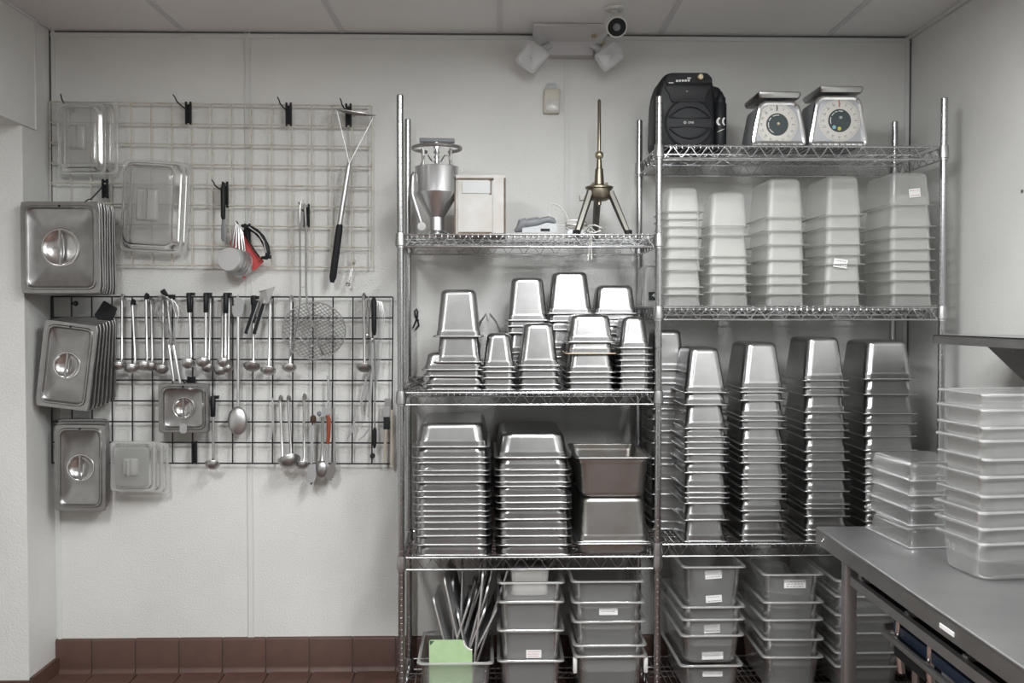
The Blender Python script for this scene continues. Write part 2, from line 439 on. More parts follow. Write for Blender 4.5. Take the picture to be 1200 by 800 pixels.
ZL = [zdeck(275.5), zdeck(459.5), zdeck(651.5), zdeck(818)]
ZR = [zdeck(171), zdeck(360.5), zdeck(637.5), zdeck(818)]
for z in ZL: shelf(0, z)
for z in ZR: shelf(1, z)

# ------------------------------------------------------------------ pans and boxes
_mesh_cache = {}
def pan_meshes(w, l, h, taper, mb_, mr_, rimw=.013, rimh=.006, rc=.028, inv=False, step=True, sheet=True):
    key = (round(w,4), round(l,4), round(h,4), taper, mb_, mr_, rimw, rimh, inv)
    if key in _mesh_cache: return _mesh_cache[key]
    def fin(rings):
        if inv: return [[Vector((p.x, -p.y, -p.z)) for p in r] for r in rings]
        return [[Vector((p.x, p.y, p.z+h)) for p in r] for r in rings]
    def ring(ins, z, r): return rrect(w-2*ins, l-2*ins, r, z, 4, .004)
    rings = [ring(rimw-.001, -.0012, rc*.75), ring(rimw+.0015, -.004, rc*.8)]
    if step:
        hs = min(.024, h*.3)
        rings += [ring(rimw+.0017, -.007, rc*.8), ring(rimw+.0029, -hs+.003, rc*.85), ring(rimw+.003, -hs, rc*.85), ring(rimw+.0045, -hs-.006, rc*.9)]
    f = min(.020, h*.3); ins = rimw+.0055+taper*(h-f)
    z0_ = (-hs-.006) if step else -.004
    i0_ = rimw+(.0045 if step else .0015)
    for zz_ in (z0_-.003, -(h-f)+.003): rings.append(ring(i0_+(ins-i0_)*((zz_-z0_)/(-(h-f)-z0_)), zz_, rc))
    rings.append(ring(ins, -(h-f), rc))
    for k in range(1, 5):
        a = R(90*k/4); rings.append(ring(ins+f*(1-math.cos(a))+taper*f*k/4, -(h-f)-f*math.sin(a), rc*.95))
    ie = ins+f+taper*f
    rings.append(ring(ie+.006, -h, rc*.8))
    b = MB(); b.loft(fin(rings), False, True)
    body = b.build('body', M[mb_], None, 60); bm = body.data; bpy.data.objects.remove(body)
    ro = rc*.62
    rr = [ring(rimw-.0005, 0, rc*.75), ring(.002, 0, ro), ring(0, -.002, ro), ring(0, -rimh+.0015, ro), ring(.0015, -rimh, ro), ring(.003, -rimh, ro), ring(.0035, -.0025, ro), ring(rimw-.0005, -.0025, rc*.75)]
    b = MB(); b.loft(fin(rr), closed=True)
    rim = b.build('rim', M[mr_], None, 50); rm = rim.data; bpy.data.objects.remove(rim)
    _mesh_cache[key] = (bm, rm); return bm, rm

def stack(kind, cat, look, where, group, cx, Y, rims, w, l, h, taper=.10, mats=('steel', 'steel_rim'), inv=True, zmin=None,
          rot=0.0, jit=1.2, tops=None, rimw=.013, rimh=.006, rc=.028, step=True, skewx=0.0, single=None):
    """one stack: rims = photo heights of each rim's front edge, top to bottom, at depth Y"""
    out = []; n = len(rims)
    for i, ry in enumerate(rims):
        hh = h if not tops or i not in tops else tops[i]
        p = at(cx + skewx*(i-n/2), ry, Y); z = p.z
        if inv:
            if zmin is not None: z = max(z, zmin+rimh*.2+.0005)
            if i == n-1 and zmin is not None: z = zmin+.0005
        else:
            z -= hh
            if zmin is not None: z = max(z, zmin+.0005)
            if i == n-1 and zmin is not None: hh = max(.05, p.z-zmin); z = zmin+.0005
        bm, rm = pan_meshes(w, l, hh, taper, mats[0], mats[1], rimw, rimh, rc, inv, step)
        a = R(rot+random.uniform(-jit, jit)) if i else R(rot)
        ca, sa = math.cos(a), math.sin(a)
        pos = ORD[i] if i < n-1 or n > 20 else 'lowest'
        if n == 1: pos = 'single'
        lb = '%s, %s, %s' % (look, pos, where)
        if single and i in single: lb = single[i]
        t = thing(kind, lb, cat, (p.x+random.uniform(-.0015,.0015)*(i > 0) - sa*l/2, p.y+ca*l/2, z), (0,0,a), group)
        mesh_obj('body', bm, t); mesh_obj('rim', rm, t)
        out.append(t)
    return out

# --- narrow bay, shelf of wide pans
PANG = 'steel food pans stacked upside down'
YF0 = YP-.012
stack('hotel_pan', 'pan', 'wide upturned steel pan', 'in the narrow bay stack beside the left posts', PANG, 529.5, YF0,
      [524.6,537.2,543.1,552.4,557.5,566.1,576.8,583.5,592.2,600.1,606,613.1,621.2,629,639.5,648], .325, .53, .100, .10, zmin=ZL[2], skewx=.09, rc=.045)
stack('hotel_pan', 'pan', 'wide upturned steel pan', 'in the stack beside two stained deep pans', PANG, 625.4, YF0,
      [537.2,551.5,558,566,571,581.8,589.9,597.3,609.4,620.5,629.2,639.8,647.5], .322, .53, .104, .10, zmin=ZL[2], skewx=.14, rc=.045)
b3, r3 = 719.5, 636.6
t = stack('hotel_pan', 'pan', 'shallow open steel pan', '', 'deep steel pans in the narrow bay', b3, YF0, [636.6], .328, .50, .045, .08, mats=('steel_old', 'steel_rim'), inv=False, zmin=ZL[2], rc=.04,
          single={0: 'shallow open steel pan under the two stained deep pans, lying on the wire shelf'})
zz = at(b3, 636.6, YF0).z+.001
bm, rm = pan_meshes(.318, .49, zz*0+.186, .045, 'steel_old', 'steel_rim', inv=True, rc=.035)
t = thing('hotel_pan', 'deep stained steel pan standing upside down in a shallow pan', 'pan', (at(b3, 600, YF0).x, YF0+.255, zz), (0,0,R(.5)), 'deep steel pans in the narrow bay')
mesh_obj('body', bm, t); mesh_obj('rim', rm, t)
bm, rm = pan_meshes(.325, .47, .172, .055, 'steel_old', 'steel_rim', inv=False, rc=.035)
t = thing('hotel_pan', 'deep stained steel pan, open side up, on top of an upturned pan', 'pan', (at(719.8, 600, YF0).x, YF0+.235, zz+.188), (0,0,R(-.4)), 'deep steel pans in the narrow bay')
mesh_obj('body', bm, t); mesh_obj('rim', rm, t)

# --- narrow bay, shelf of small pans
SM = 'small steel pans stacked upside down'
zb = ZL[1]
def small(look, where, cx, Y, rims, w, l, h, taper, **k):
    k.setdefault('zmin', zb)
    return stack('steel_pan', 'pan', look, where, SM, cx, Y, rims, w, l, h, taper, **k)
Y1 = YP+.02
small('upturned steel pan', 'in the front stack nearest the left posts', 537, Y1, [395,425], .213, .24, .200, .075, zmin=None)
for i, y in enumerate((434, 441.5, 451.6)):
    z = at(530, y, Y1).z; hh = .075
    bm, rm = pan_meshes(.266-.006*i, .27, hh, .08, 'steel', 'steel_rim', inv=True)
    t = thing('steel_pan', 'wider steel pan upside down, %s of three under the stack nearest the left posts' % ('upper', 'middle', 'lower')[i], 'pan', (at(530.5+i*1.2, y, Y1).x, Y1+.135, z), (0,0,R((1,-1.5,.5)[i])), SM)
    mesh_obj('body', bm, t); mesh_obj('rim', rm, t)
bm, rm = pan_meshes(.250, .26, .05, .08, 'steel', 'steel_rim', inv=True)
t = thing('steel_pan', 'wide steel pan at the very foot of the stack nearest the left posts', 'pan', (at(532, 457, Y1).x, Y1+.135, zb+.0005), (0,0,0), SM)
mesh_obj('body', bm, t); mesh_obj('rim', rm, t)
small('narrow upturned steel pan', 'in the low stack before the plastic bag', 584.5, Y1, [431,436.4,443.6,451.6,458], .157, .17, .145, .085)
small('upturned steel pan', 'in the stack left of the yellowed rim', 632, Y1, [429,434.4,443,451.6,458], .190, .24, .180, .085)
a = small('square upturned steel pan', 'in the front stack with one yellowed rim', 693, Y1, [401.6,415,437,443,449.6,457], .216, .24, .118, .07)
M['rim_tan'] = pbr('tan_rim', (.50,.40,.28), .5)
t = a[1]
for ch in t.children:
    if ch.name.startswith('rim'):
        ch.data = ch.data.copy(); ch.data.materials[0] = M['rim_tan']; ch['label'] = 'yellowed rim'
small('narrow upturned steel pan', 'in the stack left of the middle post', 744.5, Y1, [408.4,416,423,429.6,436.4,443.6,450,458], .153, .24, .135, .085)
Y2 = -.33
small('tall upturned pan', 'in the left of three rear small-pan stacks', 618.5, Y2, [376,383,391,414,424,433,443], .205, .20, .195, .075)
small('tall upturned pan', 'in the highest of three rear small-pan stacks', 669.5, Y2, [368,377,387,408,419,430,443], .222, .20, .190, .085, skewx=.2)
small('upturned pan', 'in the right of three rear small-pan stacks', 722, Y2, [368,374,382,392,404,415,428,443], .212, .20, .130, .07)

# --- wide bay, shelf of third-size pans in deep columns
LP = 'oblong steel pans in tall upturned stacks'
zr = ZR[2]
def third(look, where, cx, Y, rims, w, l, h, taper, **k):
    return stack('oblong_pan', 'pan', look, where, LP, cx, Y, rims, w, l, h, taper, zmin=zr, **k)
third('oblong upturned pan', 'in the first tall stack right of middle post', 828, YP-.005, [460.8,475.1,502.8,512.8,519.3,526.5,533.6,542.1,554.8,571.3,578.5,584.3,590.8,610.3,633.7], .200, .33, .190, .105)
third('oblong upturned pan', 'in the second tall stack right of middle post', 895, YP-.005, [455.8,460.4,470.1,489,493.9,502.6,521.5,528.6,536.1,543.3,557.2,562,571.2,580,585.5,599.5,611.5,628.1,634], .206, .33, .195, .10)
third('oblong upturned pan', 'in the third tall stack right of middle post', 969.5, YP-.005, [446.7,454.9,464,484.1,497.1,505.2,514,530.3,540.3,554,562.8,576.7,592,597,606,622.2,628,634], .202, .33, .185, .085, skewx=.12)
third('broad upturned steel pan', 'in the stack behind the table boxes', 1044, YP-.0, [445.1,463,485.7,497.1,512.4,528.6,539,548,557,567,577,588,600,612,624,634], .235, .33, .165, .085)
third('upturned pan', 'in the rear stack half hidden by middle post', 784.5, -.36, [434,450,466,473,480,492,506,520,538,545,562,580,597,612,625], .175, .24, .180, .06)

# --- wide bay, shelf of milky boxes
MG = 'milky plastic boxes stacked upside down'
zm = ZR[1]
def milk(look, where, cx, Y, rims, w, l, h, taper, **k):
    k.setdefault('mats', ('milky', 'milky_rim'))
    return stack('plastic_box', 'box', look, where, MG, cx, Y, rims, w, l, h, taper, zmin=zm, rimw=.012, rimh=.0035, step=False, rc=.022, **k)
milk('narrow upturned milky box', 'in the stack nearest the middle post', 801.5, YP+.0, [248,256.6,265.7,276.8,290,303.3,316.7,336.7,345.4,359], .176, .26, .105, .05)
milk('square upturned milky box', 'in the second stack from middle post', 855, YP+.01, [275.7,300.6,309.7,321.4,333,343,359], .192, .22, .155, .055)
bm, rm = pan_meshes(.178, .175, .145, .045, 'milky', 'milky_rim', .008, .0035, .02, True, False)
pz = at(855, 265, YP)
t = thing('plastic_box', 'small bluish milky box capping the second milky stack', 'box', (at(855.5, 265, YP-.012).x, YP-.012+.09, pz.z), (0,0,R(-2)), MG)
mesh_obj('body', bm, t); mesh_obj('rim', rm, t)
milk('upturned milky box', 'in the third stack from the middle post', 922, YP, [255,270.4,287,304.6,322,333,345,359], .186, .33, .185, .055, tops={0: .168})
m4 = milk('upturned milky box', 'in the leaning stack with a torn sticker', 990, YP, [252,267,286.4,299,309.7,329.3,344.8,359], .182, .33, .170, .055, skewx=-.2)
m5 = milk('broad upturned milky box', 'in the stack next to the right posts', 1070, YP, [240,265.1,278.5,292.3,305.5,316.8,328.4,344.8,359], .205, .33, .140, .05, skewx=.2)
t = thing('plastic_box', 'dim plastic box bearing a dark tag, behind the middle post', 'box', (at(764, 359, -.35).x, -.35+.1, zm+.0005), (0,0,0), MG)
bm, rm = pan_meshes(.105, .2, .185, .03, 'frost', 'frost_rim', .008, .004, .02, True, False)
mesh_obj('body', bm, t); mesh_obj('rim', rm, t)
tg = MB().box((0.004, -.094, .047), (.036, .004, .036), None).build('dark_tag', M['black_soft'], t, 0)
vs, fs = text_mesh('4', .028)
MB().add([FRONT @ v + Vector((.008, -.0968, .049)) for v in vs], fs).build('number', M['paper'], tg, 0)

def sticker(parent, c, wd, ht, ang=0, lines=3, red=False, seed=0):
    """paper label on a box front; c in the parent's coordinates"""
    rt = Matrix.Rotation(R(ang), 3, 'Y')
    st = MB().box((0,0,0), (wd, .0008, ht), rt).build('sticker', M['paper'], parent, 0, c)
    rr = random.Random(seed); mb = MB()
    for i in range(lines):
        z = ht*(.28-.56*i/max(1, lines-1)) if lines > 1 else 0
        x = -wd*.38
        while x < wd*.36:
            ln = rr.uniform(.05, .16)*wd
            mb.box(rt @ Vector((x+ln/2, -.0006, z)), (ln, .0004, ht*.07), rt); x += ln+wd*.05
    mb.build('print', M['red_ink' if red else 'ink'], st, 0)
    return st
def on_front(t, px, py, l, Y):
    """local point on the front wall of a box thing under a photo pixel"""
    return t.matrix_basis.inverted() @ at(px, py, Y)
sticker(m4[4], on_front(m4[4], 985, 308.5, .33, YP+.0085), .058, .036, 8, 2, seed=1)
sticker(m5[0], on_front(m5[0], 1072, 226, .33, YP+.0125), .048, .036, -6, 2, True, seed=2)

# --- bottom shelf, wide bay
CB = 'clear plastic boxes on the bottom shelf'
zc = ZR[3]
def clearbox(look, where, cx, Y, rims, w, l, h, taper=.07, mats=('smoke', 'smoke_rim'), zmin=None, **k):
    return stack('clear_box', 'box', look, where, CB, cx, Y, rims, w, l, h, taper, mats=mats, inv=False, zmin=zc if zmin is None else zmin, rimw=.014, rimh=.007, rc=.04, step=False, **k)
f1 = clearbox('clear plastic box', 'in the labelled stack right of the middle post', 836, YP+.0, [664,711,725.6,744.5,780], .276, .47, .13, tops={0: .19, 1: .135}, skewx=-.6)
f2 = clearbox('clear plastic box', 'in the stack left of the table leg', 930.5, YP, [673,705.5,726,749,770], .266, .47, .13, tops={0: .16})
f3 = clearbox('clear plastic box', 'in the stack behind the table leg', 1020, YP, [680,698.6,720,741.4,764.4,781], .300, .47, .13)
f4 = clearbox('short clear box', 'in the low rear stack under the table', 1082, -.42, [726,749,771], .13, .25, .10)
sticker(f1[0], on_front(f1[0], 836, 673, 0, YP+.0195), .070, .036, -4, 2, seed=3)
sticker(f1[0], on_front(f1[0], 836.5, 701.5, 0, YP+.025), .068, .030, -4, 2, seed=4)
sticker(f1[2], on_front(f1[2], 834.5, 736.5, 0, YP+.022), .068, .034, -3, 2, seed=5)
sticker(f1[3], on_front(f1[3], 835, 768, 0, YP+.026), .090, .032, -1, 1, seed=6)
sticker(f1[4], on_front(f1[4], 835, 789.5, 0, YP+.020), .085, .022, 0, 1, seed=7)
sticker(f2[0], on_front(f2[0], 931.5, 684, 0, YP+.0195), .092, .037, 0, 3, seed=8)
# a clear lid lying in the top box of the second stack
bm, rm = pan_meshes(.19, .24, .02, .3, 'smoke', 'smoke_rim', .01, .004, .03, False, False)
lid = thing('box_cover', 'clear plastic lid propped inside the topmost box left of the table leg', 'lid', (f2[0].location.x-.01, YP+.26, f2[0].location.z+.07), (R(24),R(9),R(8)))
mesh_obj('body', bm, lid); mesh_obj('rim', rm, lid)

# --- bottom shelf, narrow bay
GB = 'frosted and clear boxes under the narrow bay'
g1 = stack('frosted_box', 'box', 'frosted plastic box', 'in the bottom stack right of the lid bin', GB, 622.5, YP, [682,704.5,738,774], .285, .45, .15, .06, mats=('frost', 'frost_rim'), inv=False, zmin=ZL[3], rimw=.014, rimh=.009, rc=.035, step=False, tops={0: .10})
g2 = stack('clear_box', 'box', 'clear plastic box', 'in the bottom stack left of middle post', GB, 715, YP, [681,705.5,728,756,769], .315, .46, .13, .07, mats=('smoke', 'smoke_rim'), inv=False, zmin=ZL[3], rimw=.014, rimh=.007, rc=.04, step=False, skewx=.8)
sticker(g1[2], on_front(g1[2], 625.5, 766, 0, YP+.023), .064, .034, 0, 3, True, seed=9)
sticker(g2[1], on_front(g2[1], 713, 716.5, 0, YP+.020), .078, .028, 0, 1, seed=10)
for sx in (-1, 1):
    o = MB().loft([rrect(.014, .02, .004, -.033, 2), rrect(.018, .026, .006, -.028, 2), rrect(.018, .026, .006, .028, 2), rrect(.014, .02, .004, .033, 2)]).build('latch', M['white'], g2[4], 40, (sx*.150, -.205, at(715, 781, YP).z-g2[4].location.z))
    lab(o, 'white side latch')
# white tub lying inside the top frosted box
t = thing('white_tub', 'small white plastic tub sitting in the topmost frosted box', 'tub', (at(622, 672, YP).x, YP+.16, g1[0].location.z+.012), (0,0,R(2)))
MB().loft([rrect(.14,.10,.02,0), rrect(.15,.11,.02,.004), rrect(.165,.125,.02,.115), rrect(.17,.13,.02,.118)], True, False).build('body', M['white'], t)
MB().loft([rrect(.178,.138,.02,.112), rrect(.178,.138,.02,.118), rrect(.15,.11,.02,.126)], True, True).build('cover', M['white'], t)

# bin of flat lids with a green board
bz = ZL[3]
bh = at(533, 777, YP).z-bz
gx = at(533.5, 777, YP).x
bm, rm = pan_meshes(.325, .43, bh, .05, 'smoke', 'smoke_rim', .014, .009, .035, False, False)
bin_ = thing('clear_bin', 'clear plastic bin holding metal pan lids and a green board', 'bin', (gx, YP+.215, bz+.0005))
mesh_obj('body', bm, bin_); mesh_obj('rim', rm, bin_)
LB = 'flat metal lids standing in the clear bin'
lids = [((480,702),(501,764),-.47),((488,714),(508,752),-.40),((483,664),(513,750),-.33),((494,712),(510,752),-.52),((497,690),(516,752),-.25),
        ((505,664),(534,748),-.35),((512,666),(530,736),-.22),((505,686),(522,744),-.46),((510,702),(519,736),-.54),((534,662),(537,746),-.30),
        ((539,670),(547,748),-.40),((532,678),(532,730),-.20),((559,680),(550,744),-.34),((564,700),(552,746),-.48),((577,662),(556,768),-.28),
        ((579,676),(558,772),-.38),((575,716),(564,768),-.50)]
def plate_mesh(wd, ht):
    mb = MB(); rings = []
    for ins, y in ((.0, .007), (0, 0), (.012, 0), (.022, -.006), (.04, -.006)):
        rings.append([Vector((p.x, y, p.y+ht/2)) for p in rrect(wd-2*ins, ht-2*ins, max(.012, .03-ins*.3), 0, 3)])
    mb.loft(rings, False, True); o = mb.build('plate', M['sheet'], None, 40); me = o.data; bpy.data.objects.remove(o); return me
plm = [plate_mesh(.17, .32), plate_mesh(.24, .36)]
W1 = ['far left', 'left', 'centre', 'right', 'far right']
lx0, lx1 = gx-.125, gx+.125
order = sorted(range(len(lids)), key=lambda i: lids[i][0][0])
rank = {k: i for i, k in enumerate(order)}
def ordn(i): return ['first','second','third','fourth','fifth','sixth','seventh','eighth','ninth','tenth','eleventh','twelfth','thirteenth','fourteenth','fifteenth','sixteenth','seventeenth'][i]
for k, (a, b, Y) in enumerate(lids):
    yf = YP+.058+.10*((-.2-Y)/.34 < .5)+.07*((k*7) % 5)/5
    A, B = at(*a, yf), at(*b, yf)
    d = (A-B).normalized()
    fx = B.x - d.x*(B.z-(bz+.012))/max(.2, d.z)
    fx = max(lx0+.004*(k % 4), min(lx1-.004*(k % 3), fx))
    up = (A-Vector((fx, A.y, bz+.010))); up.y = 0
    H = up.length; up.normalize()
    big = 1 if H > .38 else 0
    side = Vector((random.uniform(-.09,.09), 1, 0)).normalized()
    side = (side-up*side.dot(up)).normalized(); nrm = side.cross(up).normalized()
    half = .12 if big else .085
    base = Vector((fx, yf, bz+.010))+side*half
    mt = Matrix((side, nrm, up)).transposed().to_4x4()
    t = thing('pan_lid', '%s flat metal lid from the left standing in the clear bin' % ordn(rank[k]), 'lid', base, (0,0,0), LB)
    t.rotation_euler = mt.to_euler()
    o = mesh_obj('plate', plm[big], t)
    o.scale = (1, 1, H/(.36 if big else .32))
gb = thing('cutting_board', 'small green cutting board at the front of the clear bin', 'board', (at(528, 800, YP+.02).x, YP+.030, bz+.006), (R(-3),0,0))
gw = .182; gh = at(528, 750, YP+.04).z-bz-.006
pts = [(-gw/2,0),(gw/2,0),(gw/2,gh*.80),(gw/2-.012,gh*.84),(gw/2-.026,gh*.86),(gw/2-.034,gh*.91),(gw/2-.038,gh),(-gw/2,gh)]
pp = round_poly([(x,y) for x,y in pts], .008, 3)
MB().loft([[Vector((p.x, y, p.y)) for p in pp] for y in (0, .009)]).build('board', M['green'], gb, 30)
hk = MB(); ha = [Vector((gw/2-.036+.006*math.cos(a)*1.4, -.001, gh*.94+.0)) for a in (0,)]
arc = [Vector((gw/2+.004-.040*math.cos(R(a)), .003, gh*.985-.040*math.sin(R(a))*1.0)) for a in range(0, 95, 12)]
hk.tube(arc, .0045, 6); lab(hk.build('edge_hook', M['white'], gb), 'white curved hook set in the corner')
cc = MB(); tri = [(-gw/2+.003,gh-.002),(-gw/2+.003,gh-.020),(-gw/2+.010,gh-.016),(-gw/2+.022,gh-.002)]
cc.loft([[Vector((x, y, z)) for x, z in tri] for y in (-.0008, .0002)]); lab(cc.build('corner_grip', M['green_dark'], gb, 0), 'dark corner grip')

# ------------------------------------------------------------------ wall grids and hooks
def lerp(a, b, t): return a+(b-a)*t
def grid(name, label, tl, tr, bl, br, nv, nh, Y, r, mat):
    A, B, Cc, D = at(*tl, Y), at(*tr, Y), at(*bl, Y), at(*br, Y)
    t = thing(name, label, 'wire panel', A)
    for i in range(nv):
        k = i/(nv-1); a, b = A.lerp(B, k)-A, Cc.lerp(D, k)-A
        MB().tube([a, b], r, 6).build('wire', M[mat], t)
    for j in range(nh):
        k = j/(nh-1); a, b = A.lerp(Cc, k)-A, B.lerp(D, k)-A
        off = Vector((0, -r*1.7, 0))
        MB().tube([a+off, b+off], r, 6).build('wire', M[mat], t)
    # standoffs that hold it to the wall
    for u, v in ((.06,.04),(.94,.04),(.06,.96),(.94,.96)):
        p = A.lerp(B, u).lerp(Cc.lerp(D, u), v)-A
        MB().lathe([(.007, 0), (.007, -Y-.004), (.013, -Y-.004), (.013, -Y-.002)], 8, p, Matrix.Rotation(-PI/2, 3, 'X'), True).build('standoff', M[mat], t)
    return t
YG1, YG2 = -.045, -.045
grid('wire_grid', 'cream wire grid panel on the wall, the upper one of two', (58.5,119.5), (435.5,124.5), (60,309), (435,313.5), 17, 9, YG1, .0036, 'cream_wire')
grid('wire_grid', 'black wire grid panel on the wall hung with ladles, the lower one of two', (60,347.5), (460.5,348), (61,542), (459,543), 18, 9, YG2, .0036, 'black_wire')

HG = 'black hooks on the wall grids'
def hook(label, px, py, tipx, tipy, hgt=34, Y=-.05, wd=7, plate=True, L=.075):
    """clip-on hook: back plate hung on the grid, prong reaching out into the room and turned up"""
    P = at(px, py, Y); t = thing('grid_hook', label, 'hook', P, group=HG); s = mpp(Y)
    if plate:
        mb = MB()
        for sx in (-1, 1): mb.box((sx*wd*s*.36, -.004, -hgt*s/2), (wd*s*.3, .012, hgt*s))
        mb.box((0, .001, -hgt*s/2), (wd*s*.5, .003, hgt*s*.9)); mb.box((0, -.002, -hgt*s*.42), (wd*s, .010, hgt*s*.08))
        mb.build('back_plate', M['black'], t, 0)
    tip = at(tipx, tipy, Y-L)-P
    st = Vector((-wd*s*.3, -.006, -hgt*s*.35 if plate else 0))
    mid = st.lerp(tip, .72); mid.z -= .012
    MB().tube([st, st.lerp(mid, .5)+Vector((0,0,-.002)), mid, mid.lerp(tip, .35)+Vector((0,0,.004)), tip], [.0032,.0032,.0032,.003,.0026], 7).build('prong', M['black'], t)
    return t
hook('black hook at the cream grid\'s top edge, left of the middle, empty', 221, 119.5, 202.5, 110.5, 26)
hook('black empty hook at the cream grid\'s top edge, right of the middle', 338.5, 120.5, 325, 113.5, 27)
hook('black hook carrying the long-handled net skimmer', 408.5, 121.5, 398.5, 115, 27)
hook('black hook half hidden above the big square lids', 123.5, 210, 100, 236, 22, L=.27)
hook('black hook with a slim black-handled tool on it', 264, 213, 248, 210.5, 30)
hook('black hook carrying measuring cups and a red cloth', 290, 262, 277, 259, 30)
hook('black hook carrying the round spider strainer', 359.5, 239, 350, 237, 27)
hook('black prong over the upper left clear lid', 78, 121, 71, 110, 20, plate=False, L=.06)
hook('black hook above the notched small square lid', 224.5, 441, 214, 446, 9, wd=9, L=.06)
hook('black hook below the small square lid, on the lower grid', 228, 516.5, 225, 524, 27, wd=6, L=.03)

# ------------------------------------------------------------------ lids on the wall
def lid_meshes(w, h, border, rcir, notch=False):
    NR = 72
    def rr(w_, h_, r, y):
        P = [(p.x, p.y) for p in rrect(w_, h_, r, 0, 6)]; out = []
        for k in range(NR):
            a = 2*PI*k/NR; cx, cz = math.cos(a), math.sin(a)
            for q in range(len(P)):
                (x1, z1), (x2, z2) = P[q-1], P[q]
                den = cx*(z2-z1)-cz*(x2-x1)
                if abs(den) < 1e-12: continue
                t_ = (x1*(z2-z1)-z1*(x2-x1))/den; u_ = (x1*cz-z1*cx)/den
                if t_ > 0 and -1e-6 <= u_ <= 1+1e-6:
                    out.append(Vector((cx*t_, y, cz*t_))); break
        return out
    def circ(r, y): return [Vector((r*math.cos(2*PI*k/NR), y, r*math.sin(2*PI*k/NR))) for k in range(NR)]
    b = border
    rings = [rr(w-.004, h-.004, .010, .014), rr(w, h, .012, .012), rr(w, h, .012, .002), rr(w-.004, h-.004, .012, 0), rr(w-2*b, h-2*b, .030, 0),
             rr(w-2*b-.008, h-2*b-.008, .028, -.005), rr(w-2*b-.018, h-2*b-.018, .026, -.005), rr(w-2*b-.030, h-2*b-.030, .024, .004), rr(w-2*b-.036, h-2*b-.036, .022, .006)]
    rings += [circ(rcir*1.10, .006)]
    mb = MB(); mb.loft(rings, False, False); o = mb.build('cover', M['steel_lid'], None, 35); cov = o.data; bpy.data.objects.remove(o)
    rings = [circ(rcir*1.10, .006), circ(rcir*1.06, .002), circ(rcir*1.0, .002), circ(rcir*.94, .008), circ(rcir*.75, .016), circ(rcir*.5, .022), circ(rcir*.25, .025), circ(rcir*.05, .026)]
    mb = MB(); mb.loft(rings, False, True); o = mb.build('dish', M['steel_dish'], None, 50); dish = o.data; bpy.data.objects.remove(o)
    mb = MB(); mb.loft([[Vector((x, y, z)) for x, y in ((-.0055,.003),(-.0055,-.003),(-.003,-.006),(.003,-.006),(.0055,-.003),(.0055,.003))] for z in (-rcir*.97, rcir*.97)])
    o = mb.build('handle', M['steel_rim'], None, 40); han = o.data; bpy.data.objects.remove(o)
    return cov, dish, han
def lid_stack(n, cx, cy, wpx, hpx, Yf, Yb, ang, border, rcir, label, group, jit=.8, drift=(0,0), fan=0):
    s = mpp(Yf); cov, dish, han = lid_meshes(wpx*s, hpx*s, border, rcir)
    for i in range(n):
        k = i/max(1, n-1); Y = lerp(Yf, Yb, k)
        c = at(cx, cy, Yf); c = Vector((c.x+drift[0]*i, Y, c.z+drift[1]*i))
        lb = label[i] if isinstance(label, list) else (label % (['front','second','third','fourth','fifth','sixth','seventh','rearmost'][i] if i < n-1 else 'rearmost'))
        a = R(ang+(fan*i)+(random.uniform(-jit, jit) if i else 0))
        t = thing('pan_lid', lb, 'lid', c, (0,a,0), group)
        mesh_obj('cover', cov, t); mesh_obj('dish', dish, t); mesh_obj('handle', han, t)
        if i == 0:
            hl = MB(); hl.lathe([(.0055,0),(.0055,.001)], 10, (0.0, -.0055, hpx*s/2-border*1.2), Matrix.Rotation(PI/2, 3, 'X'), True, True); hl.build('hanging_hole', M['black'], t, 0)
LG = 'steel pan lids hanging on the wall'
lid_stack(7, 70.5, 290, 91, 106, -.335, -.18, 0, .016, .078, 'big square steel lid in the upper left hanging batch, the %s one', LG, drift=(.0012,-.0008))
lid_stack(7, 78, 428, 62, 101, -.235, -.075, 7.2, .017, .056, 'oblong steel lid in the tilted middle batch at the left, the %s one', LG, drift=(.0062,.0035), fan=-1.0)
lid_stack(3, 94, 548, 59, 101, -.135, -.08, .6, .016, .058, 'narrow oblong steel lid in the lowest left batch, the %s one', LG, drift=(-.004,.010))
lid_stack(2, 215, 478, 58, 57.5, -.13, -.095, 0, .013, .047, 'small square steel lid hung on the black grid below the whisk, the %s one', LG, drift=(-.006,-.004))
nt = [o for o in COL.objects if o.get('label', '').startswith('small square steel lid') and 'front' in o['label']][0]
mb = MB(); mb.loft([[Vector((p.x, y, p.y-.094)) for p in rrect(.034, .046, .015, 0, 3)] for y in (-.0062, -.0050)]); lab(mb.build('spoon_notch', M['plate'], nt, 0), 'grey spoon notch')

# ------------------------------------------------------------------ clear lids and tubs hung on the cream grid
def hung_clear(name, label, px, py, wpx, hpx, depth, Y, ang, taper, rc, mats=('clear','clear_rim'), tilt=0, handle=True):
    """Y = wall-side rim plane; the closed face looks into the room"""
    s = mpp(Y-depth*.5); wd, ht = wpx*s, hpx*s
    bm, rm = pan_meshes(wd, ht, depth, taper, mats[0], mats[1], .012, .004, rc, True, False)
    c = at(px, py, Y)
    t = thing(name, label, 'clear lid', c, (R(tilt), R(ang), 0), 'clear plastic covers hung on the wall')
    mesh_obj('body', bm, t, rot=(PI/2,0,0)); mesh_obj('rim', rm, t, rot=(PI/2,0,0))
    if handle:
        mb = MB(); hh = ht*.16
        mb.loft([[Vector((p.x, y, p.y)) for p in rrect(wd*k, hh*2*k2, .012, 0, 3)] for k, k2, y in ((.36,1.1,-depth+.004),(.30,1.0,-depth-.010),(.26,.95,-depth-.012))], False, True)
        mb.box((0, -depth-.020, 0), (.010, .020, hh*1.9))
        mb.build('raised_grip', M[mats[1]], t, 40)
    return t
hung_clear('clear_cover', 'clear plastic cover at the cream grid\'s upper left corner, front one', 96, 163, 55, 82, .050, -.085, 0, .12, .035)
